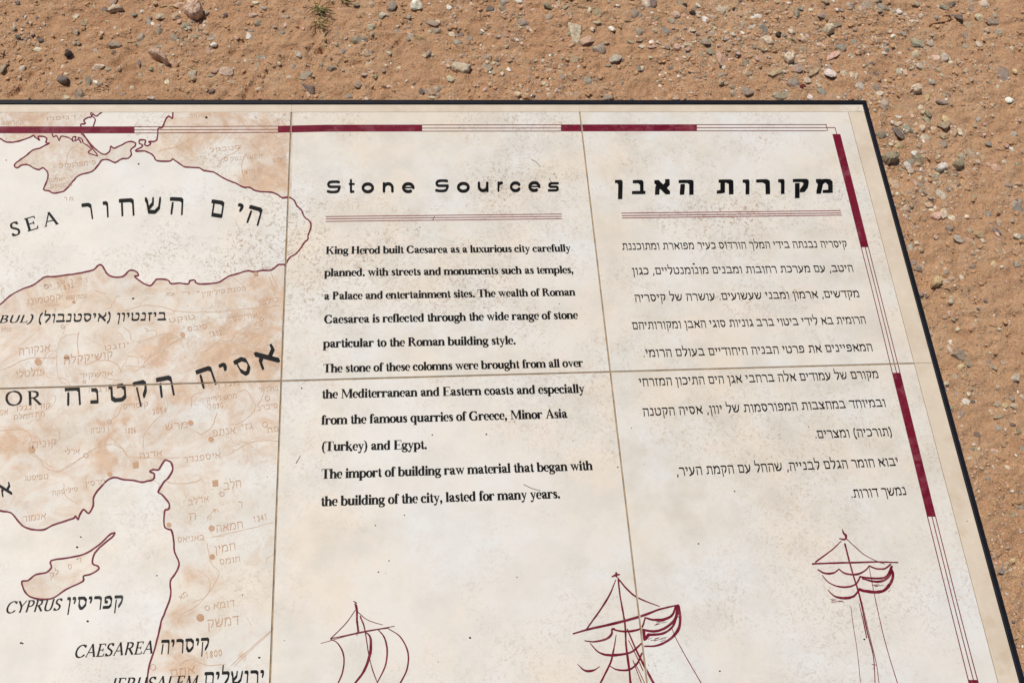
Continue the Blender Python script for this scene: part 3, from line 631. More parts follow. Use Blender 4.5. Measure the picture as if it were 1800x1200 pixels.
for t_, a, b, hp in [('קסטמונו',(48,536),(108,527),12),('סמסון 2006',(116,527),(153,524),9),('אנקורה',(33,624),(90,616),13),('פולטלי',(28,664),(80,658),12),('קושיקקלה',(112,640),(200,628),13),
 ('יוזגט',(184,616),(229,609),10),('סיבס',(330,583),(366,577),10),('טוקט',(297,567),(345,560),9),('אורדזיקונדזה',(398,566),(453,558),10),('פסגת קיליקין',(355,521),(434,510),9),('כולטו',(455,537),(492,529),9),
 ('מרש',(290,756),(332,751),12),('גזי',(425,755),(446,752),10),('אנתפ',(374,767),(416,761),12),('קוניה',(56,788),(101,782),12),('ארלי',(113,799),(141,797),9),('אדנה',(245,806),(287,800),10),('איספנדר',(322,813),(390,804),10),
 ('ניגדה',(160,762),(185,759),10),('קיסריס',(216,719),(262,714),9),('נופיסטו',(43,845),(86,841),9),('מרסין',(150,855),(186,850),9),('אנמור',(40,917),(82,911),10),('אדלב',(331,888),(369,880),10),('חלב',(394,861),(426,855),13),
 ('חמאה',(380,935),(429,927),12),('חמין',(378,972),(416,965),12),('חומס',(386,992),(424,986),9),('דומא',(375,1070),(414,1064),10),('דמשק',(365,1104),(422,1096),14),('באניאס',(312,953),(360,948),9),('ה',(333,914),(347,912),12),('י',(376,908),(382,907),14),('ר',(418,892),(428,891),11),
 ('מ ר',(112,353),(130,352),8),('סימפרופול',(105,296),(170,289),10),('סבסטופול',(88,331),(128,327),8),('יאלטה',(82,321),(115,317),8),('סטבקל',(370,268),(424,261),9),('אפשרונסק',(405,284),(463,276),9),('מיקופ',(480,286),(505,281),9),('סוצי',(425,306),(450,303),8),
 ('דניפרו',(80,212),(135,209),8),('קהרקוב',(2,219),(42,218),8),('רוסטוב',(332,207),(372,206),8),('מרש דריקיו',(355,708),(418,699),9),('קורו נגלו',(28,722),(90,716),9),('מת המלח',(24,738),(80,731),9),('אס',(0,730),(15,728),10),('סיברכ',(452,722),(490,716),9),
 ('פה',(470,761),(492,757),10),('ארשקיר',(140,665),(200,660),9),('מגדן',(382,682),(424,676),9),('בולדור',(455,689),(490,686),9),('ל',(96,1010),(104,1009),8),('ס',(120,1001),(128,999),9),('ד',(137,989),(145,987),8),('ק',(88,1016),(97,1014),9),
 ('נ ו ט ס',(78,506),(148,490),6),('י ר פ',(290,520),(355,516),6),('אחם',(300,1190),(345,1182),12),('מא',(318,1055),(332,1045),9),('כוכלית',(2,583),(20,582),7),('ארגנה',(155,690),(200,687),9),('סיליפקה',(92,870),(138,862),7)]:
    line(nm, t_, a, b, 'thin', .3, rtl=True, h=hp/1500)
for t_, a, b in [('1800',(361,1157),(392,1152)),('1090',(368,720),(394,716)),('3054',(268,729),(295,724)),('1802',(368,593),(392,588)),('1341',(446,918),(472,912)),('1826',(220,763),(240,760)),('1892',(105,511),(132,505))]:
    line(nm, t_[::-1], a, b, 'thin', .3, rtl=True, h=.0075)
nm.build()
# black lettering of the map
ml = Print('map_lettering', M_BLACK, .00044)
def zl(Z, ch, a, b, top, st_='map', rtl=True, shear=0):
    (x0, y0), (x1, y1) = Z(a, b); k = 3.4615 if Z is not ZC else 2.857
    letter(ml, ch, (x0, y0), (x1, y1), top/k, st_, rtl, shear=shear)
zl(ZA,'ר',(505,707),(566,700),87); zl(ZA,'ו',(630,692),(662,690),85); zl(ZA,'ח',(728,684),(818,679),92); zl(ZA,'ש',(884,676),(982,673),94); zl(ZA,'ה',(1030,672),(1112,676),92)
zl(ZA,'ם',(1274,688),(1352,700),95); zl(ZA,'י',(1428,694),(1462,704),82); zl(ZA,'ה',(1494,720),(1574,742),96)
zl(ZA,'S',(74,816),(128,802),82,'caps',False); zl(ZA,'E',(168,786),(236,766),80,'caps',False); zl(ZA,'A',(270,758),(360,740),80,'caps',False)
zl(ZB,'ה',(400,796),(492,790),98); zl(ZB,'נ',(550,790),(600,788),86); zl(ZB,'ט',(668,782),(772,772),100); zl(ZB,'ק',(830,770),(908,752),104); zl(ZB,'ה',(968,748),(1062,730),108)
zl(ZB,'ה',(1222,696),(1316,664),105); zl(ZB,'י',(1362,640),(1404,622),86); zl(ZB,'ס',(1466,632),(1536,596),104); zl(ZB,'א',(1586,584),(1704,532),104)
zl(ZB,'O',(35,806),(137,802),88,'caps',False); zl(ZB,'R',(170,803),(256,800),86,'caps',False); zl(ZC,'א',(8,262),(62,250),56)
def zline(Z, t_, a, b, st_, rtl, h, shear=0, pr=None, sp=.3, track=0):
    p, q = Z(a, b); line(pr or ml, t_, p, q, st_, sp, rtl=rtl, h=h, shear=shear, track=track)
zline(ZB,'IBUL)',(-40,304),(195,300),'caps',False,.0150,.16)
zline(ZB,'ביזנטיון (איסטנבול)',(232,298),(1018,285),'map',True,.0104,0,None,.42)
ms = Print('map_lettering', M_SOFT, .00044)  # Cyprus lettering: sky sheen on the glaze painted in as greyer ink
zline(ZC,'CYPRUS',(24,850),(303,833),'caps',False,.0180,.20,ms)
zline(ZC,'קפריסין',(333,830),(622,820),'map',True,.0125,0,ms)
zline(ZC,'CAESAREA',(370,1073),(768,1050),'caps',False,.0188,.18)
zline(ZC,'קיסריה',(806,1048),(1056,1035),'map',True,.0128)
zline(ZC,'JERUSALEM',(548,1240),(990,1224),'caps',False,.0188,.18)
zline(ZC,'ירושלים',(1024,1212),(1334,1200),'map',True,.0130)
ml.build(); ms.build()
# texts
tx = Print('text_lettering', M_BLACK, .00040, 'black English text')
for t_, a, b in [("King Herod built Caesarea as a luxurious city carefully",(572.2,446.7),(1003,442.3)),("planned. with streets and monuments such as temples,",(569.7,486),(1008,480.3)),
 ("a Palace and entertainment sites. The wealth of Roman",(569,526.9),(1011.2,519.6)),("Caesarea is reflected through the wide range of stone",(569,568.5),(1015.7,560.3)),
 ("particular to the Roman building style.",(567.5,611),(906.4,605)),("The stone of these colomns were brought from all over",(567.5,654.7),(1024.9,644.5)),
 ("the Mediterranean and Eastern coasts and especially",(565.3,700.3),(1027.4,690.1)),("from the famous quarries of Greece, Minor Asia",(564.3,746.2),(997.3,734.2)),
 ("(Turkey) and Egypt.",(564.3,792.5),(750.2,788.7)),("The import of building raw material that began with",(564.3,841.2),(1041.7,825.7)),
 ("the building of the city, lasted for many years.",(563.4,889.4),(984.6,875.1))]:
    print('lat em', round(line(tx, t_, a, b, 'serif', .235, yscale=1.12, track=-.040), 5))
tx.build()
hx = Print('text_lettering', M_BLACK, .00040, 'black Hebrew text')
for t_, a, b in [("קיסריה נבנתה בידי המלך הורדוס כעיר מפוארת ומתוכננת",(1094.4,439.2),(1491,434.5)),("היטב, עם מערכת רחובות ומבנים מונומנטליים, כגון",(1112.3,482.6),(1502,477.2)),
 ("מקדשים, ארמון ומבני שעשועים. עושרה של קיסריה",(1116.4,530),(1513,522)),("הרומית בא לידי ביטוי ברב גוניות סוגי האבן ומקורותיהם",(1112.3,578.7),(1524,568)),
 ("המאפיינים את פרטי הבניה היחודיים בעולם הרומי.",(1131,627.3),(1536,616.3)),("מקורם של עמודים אלה ברחבי אגן הים התיכון המזרחי",(1124.3,678.3),(1546.7,664)),
 ("ובמיוחד במחצבות המפורסמות של יוון, אסיה הקטנה",(1131,730.7),(1559.3,714)),("(תורכיה) ומצרים.",(1433.3,770),(1570.7,765)),
 ("יבוא חומר הגלם לבנייה, שהחל עם הקמת העיר,",(1190,835.3),(1582.3,817.7)),("נמשך דורות.",(1496.7,874.3),(1595.7,869))]:
    print('heb em', round(line(hx, t_, a, b, 'body', .42, rtl=True, h=.0098), 5))
hx.build()
ti = Print('title_lettering', M_BLACK, .00048)
for ch, x0, x1, y in [('S',235,312,504),('t',356,390,502),('o',428,497,501),('n',545,606,499),('e',652,722,500),('S',836,912,498),('o',957,1028,498),('u',1072,1132,496),('r',1182,1212,495),('c',1251,1309,495),('e',1353,1420,494),('s',1461,1523,495)]:
    w_, (V, T) = lat(ch, 'title'); p, q = ZD((x0, y), (x1, y-.3))
    vx = (V[:, 0]-V[:, 0].min())/(V[:, 0].max()-V[:, 0].min())
    P_ = np.c_[p[0]+(q[0]-p[0])*vx, p[1]+(q[1]-p[1])*vx-V[:, 1]*31.0]
    ti.tris(UN(P_), T)
for ch, x0, x1, y in [('ן',150,190,472),('ב',238,308,473),('א',354,436,473),('ה',480,558,472),('ת',678,765,470),('ו',812,848,470),('ר',882,955,469),('ו',996,1030,468),('ק',1072,1155,467),('מ',1192,1280,467)]:
    w_, (V, T) = heb(ch, 'bold'); xa = 1030+x0/2.951; xb = 1030+x1/2.951; yy = 180+y/2.951
    vx = (V[:, 0]-V[:, 0].min())/(V[:, 0].max()-V[:, 0].min())
    ti.tris(UN(np.c_[xa+(xb-xa)*vx, yy-V[:, 1]*22.5]), T)
ti.build()
# rules and the barred border line
ru = Print('rule_lines', M_PINK, .00030); P = []
for a, b in [((230,634),(1538,620)),((230,647),(1538,633)),((230,661),(1538,646))]:
    p, q = ZD(a, b); P += rnd_stroke([p, q], 1.25, 5)
for a, b in [((185,575),(1320,562)),((187,588),(1323,574)),((188,600),(1325,585))]:
    P += rnd_stroke([(1030+a[0]/2.951, 180+a[1]/2.951), (1030+b[0]/2.951, 180+b[1]/2.951)], 1.35, 5)
ru.px(P); ru.build()
bd = Print('border_line_print', M_RED, .00022)
def top_y(x): return np.interp(x, [0, 236, 488, 514, 742, 986, 1225, 1455], [222.6, 222.6, 221.6, 219.8, 219.4, 219.2, 218.9, 218.8])
def tq(x0, x1, a, b):
    n_ = max(2, int((x1-x0)/60)); xs = np.linspace(x0, x1, n_)
    return [[(u, top_y(u)+a), (v, top_y(v)+a), (v, top_y(v)+b), (u, top_y(u)+b)] for u, v in zip(xs[:-1], xs[1:])]
P = []
for a, b in [(-90, 236.5), (488.5, 742), (986, 1225)]: P += tq(a, b, 0, 12)
for a, b in [(236.5, 488.5), (742, 986), (1225, 1453)]:
    for o_ in (0, 5.6, 11.0): P += tq(a, b, o_-.05, o_+1.1)
P += rnd_stroke([(1451.5, 219), (1454.8, 230.2)], 1.3, 5)+rnd_stroke([(1453, 224.7), (1467.7, 224.7), (1471, 236.5)], 1.3, 5)
LX = ([236, 310, 380, 434.7, 540, 655, 780, 907.7, 1000, 1080, 1194, 1300], [1463, 1481.8, 1500.0, 1513.0, 1540.0, 1567.7, 1598.6, 1629.5, 1652.5, 1672.5, 1701, 1728])
RX = ([236, 310, 380, 434.3, 540, 655, 780, 907, 1000, 1080, 1194, 1300], [1477, 1495.8, 1513.6, 1526.9, 1553.6, 1582.7, 1613.5, 1645.0, 1668.6, 1688.4, 1719, 1747])
def sq(y0, y1, a, b):
    ys = np.linspace(y0, y1, max(2, int((y1-y0)/50))); o = []
    f = lambda y, k: np.interp(y, *LX)*(1-k)+np.interp(y, *RX)*k
    for u, v in zip(ys[:-1], ys[1:]): o.append([(f(u, a), u), (f(u, b), u), (f(v, b), v), (f(v, a), v)])
    return o
for a, b in [(236, 434.5), (655, 907.5), (1194, 1300)]: P += sq(a, b, 0, 1)
for a, b in [(434.5, 655), (907.5, 1194)]:
    P += sq(a, b, 0, .10)+sq(a, b, .50, .60)+sq(a, b, .90, 1.0)
bd.px(P); bd.build()
# the three sailing ships, traced as pen strokes (x, y, width)
def Z3(sc, ox, oy, *p): return [(ox+a/sc, oy+b/sc) for a, b in p]
sh = Print('ship_drawing', M_RED, .00036, 'burgundy sketch of a sailing ship'); P = []
def pen(Z, w0, w1, *p, wm=None, n_=5):
    q = smooth(Z(*p), n_) if len(p) > 2 else Z(*p); k = len(q)
    if wm is None: wd = [w0+(w1-w0)*i/(k-1) for i in range(k)]
    else: wd = [np.interp(i/(k-1), [0, .5, 1], [w0, wm, w1]) for i in range(k)]
    return rnd_stroke([(x+R_.uniform(-.12, .12), y+R_.uniform(-.12, .12)) for x, y in q], [w*R_.uniform(.9, 1.1) for w in wd], 6)
A1 = lambda *p: Z3(3.913, 540, 900, *p)
P += pen(A1,2,1.5,(320,612),(338,622),(325,630))+pen(A1,4.5,3.6,(335,640),(342,680),(342,740),(352,822))+pen(A1,1.2,1.6,(330,672),(280,745),(225,805),(160,868))+pen(A1,1.8,1.0,(345,682),(400,730),(455,755),(518,772))
P += pen(A1,1.6,1.2,(160,868),(380,822),(600,782),wm=2.8)+pen(A1,1.0,1.0,(95,900),(280,848),(450,812),(560,795))+pen(A1,2.8,1.0,(365,715),(395,800),(430,1010),(482,1172))+pen(A1,1.0,1.0,(430,1010),(450,1090),(490,1190))
P += pen(A1,1.4,2.0,(160,870),(210,900),(250,980),(245,1090),(205,1190),wm=3.0)+pen(A1,2.0,3.0,(405,825),(430,850),(438,900),(430,980),(390,1090),(320,1185),wm=5.6)+pen(A1,2.0,1.6,(490,808),(530,860),(550,950),(535,1060),(480,1172),wm=3.6)+pen(A1,1.6,2.6,(560,800),(640,855),(692,960),(685,1080),(625,1200),wm=2.8)+pen(A1,1.2,1.2,(340,822),(342,846))
A2 = lambda *p: Z3(4.0, 980, 900, *p)
P += pen(A2,2,2,(382,452),(410,440),(436,436),wm=5)+pen(A2,4,3,(412,425),(416,452))+pen(A2,3,4,(425,462),(440,590),(460,700),(475,800),(482,940),(500,1060),(512,1200))+pen(A2,1.5,2.5,(408,475),(370,570),(310,670),(205,818),wm=3.2)+pen(A2,2.5,1.5,(430,470),(480,530),(540,585),(610,620),(715,660),wm=3.4)
P += pen(A2,3.0,2.4,(110,852),(230,818),(400,780),(590,728),(720,680),(850,650),wm=5.0)+pen(A2,1.6,2.0,(190,902),(260,908),(340,890),(380,855),(382,820),(400,815),wm=4.6)+pen(A2,2.6,2.8,(385,820),(450,835),(530,832),(590,810),(615,745),wm=4)
P += pen(A2,3,3,(615,740),(680,755),(760,748),(810,715),(828,660),wm=5)+pen(A2,6,4,(835,660),(840,700),(820,760),(750,815),(680,835),(600,825))+pen(A2,5,2.5,(850,660),(862,740),(850,820),(790,890),(700,935),(610,940),wm=5.5)+pen(A2,7,6,(605,840),(610,890),(640,860))+pen(A2,5,3,(640,860),(740,850),(810,800),(840,720))
P += pen(A2,1.4,3,(230,920),(280,975),(340,1000),(430,1000),(520,980),(590,920),wm=4.8)+pen(A2,1.6,3,(370,1080),(420,1105),(500,1105),(560,1060),(592,990),wm=4)+pen(A2,1.0,1.0,(140,1065),(190,1110),(250,1110),(296,1082),wm=4.6)
P += pen(A2,1.2,3,(412,860),(395,960),(370,1060),(300,1200),wm=3.6)+pen(A2,2.4,4.5,(490,820),(550,960),(600,1060),(675,1200))+pen(A2,1.5,2.0,(500,900),(560,1020),(600,1110))+pen(A2,1.6,1.6,(530,1040),(560,1120),(590,1200))+pen(A2,1.4,1.4,(545,1060),(575,1120),(612,1200))+pen(A2,1.2,1.6,(805,815),(830,880),(900,1010),(1010,1200))+pen(A2,1.3,1.3,(478,940),(492,1060),(520,1200))+pen(A2,1.3,1.0,(870,725),(845,735))
for i in range(16):
    x = 630+R_.uniform(0, 110); y = 768+R_.uniform(0, 26) if i < 7 else 880+R_.uniform(0, 30); P += pen(A2,.9,.5,(x,y),(x+R_.uniform(20,50),y-R_.uniform(2,14)))
A3 = lambda *p: Z3(4.0, 1380, 900, *p)
P += pen(A3,1.5,2,(402,120),(410,145),(428,165),(420,190),(382,184),wm=5)+pen(A3,1.4,3,(395,200),(330,262),(215,348))+pen(A3,1.4,1.2,(430,185),(500,250),(560,300),(650,345),(700,362))+pen(A3,2.8,2.2,(192,362),(330,356),(500,352),(650,348),(792,352),wm=3.2)
P += pen(A3,3.2,1.8,(420,222),(440,300),(475,430),(520,580),(580,850),(620,1010),(632,1200))+pen(A3,1.3,1.2,(475,420),(530,600),(590,850),(640,1060),(660,1200))+pen(A3,1.0,1.8,(520,640),(555,790),(572,880),wm=2.2)
P += pen(A3,2.4,2.0,(230,402),(280,428),(340,425),(378,398),wm=3.6)+pen(A3,2.4,2.0,(378,398),(420,428),(500,436),(560,410),(590,378),wm=3.6)+pen(A3,2.4,3.0,(590,376),(640,395),(700,395),(740,365),wm=3.4)
P += pen(A3,1.2,3,(260,442),(310,495),(380,522),(450,522),(500,500),(528,450),wm=3.2)+pen(A3,3,3,(528,452),(600,462),(680,462),(720,440),(745,380),wm=4)+pen(A3,3,4,(545,465),(620,485),(690,480),(735,440),(750,380),wm=4.4)+pen(A3,5,5,(745,400),(758,440),(745,490),(700,545),(640,560),(560,552),(520,540),wm=5.5)
P += pen(A3,1.0,3.4,(300,545),(350,590),(420,602),(480,590),(520,545),wm=5.0)+pen(A3,1.2,1.4,(590,385),(612,500),(640,640),(690,860),(740,1040),(790,1200))+pen(A3,1.0,1.2,(462,662),(482,820),(505,960),(530,1200))+pen(A3,1,1,(612,1068),(640,1072))
for i in range(22):
    if i < 10: x = 310+R_.uniform(0, 110); y = 600+R_.uniform(0, 30); dx, dy = R_.uniform(15, 40), R_.uniform(2, 10)
    elif i < 16: x = 600+R_.uniform(0, 60); y = 505+R_.uniform(0, 20); dx, dy = R_.uniform(20, 50), R_.uniform(-6, 2)
    else: x = 690+R_.uniform(0, 60); y = 560-R_.uniform(0, 60); dx, dy = R_.uniform(10, 26), -R_.uniform(8, 22)
    P += pen(A3,.9,.5,(x,y),(x+dx,y+dy))
sh.px(P); sh.build()
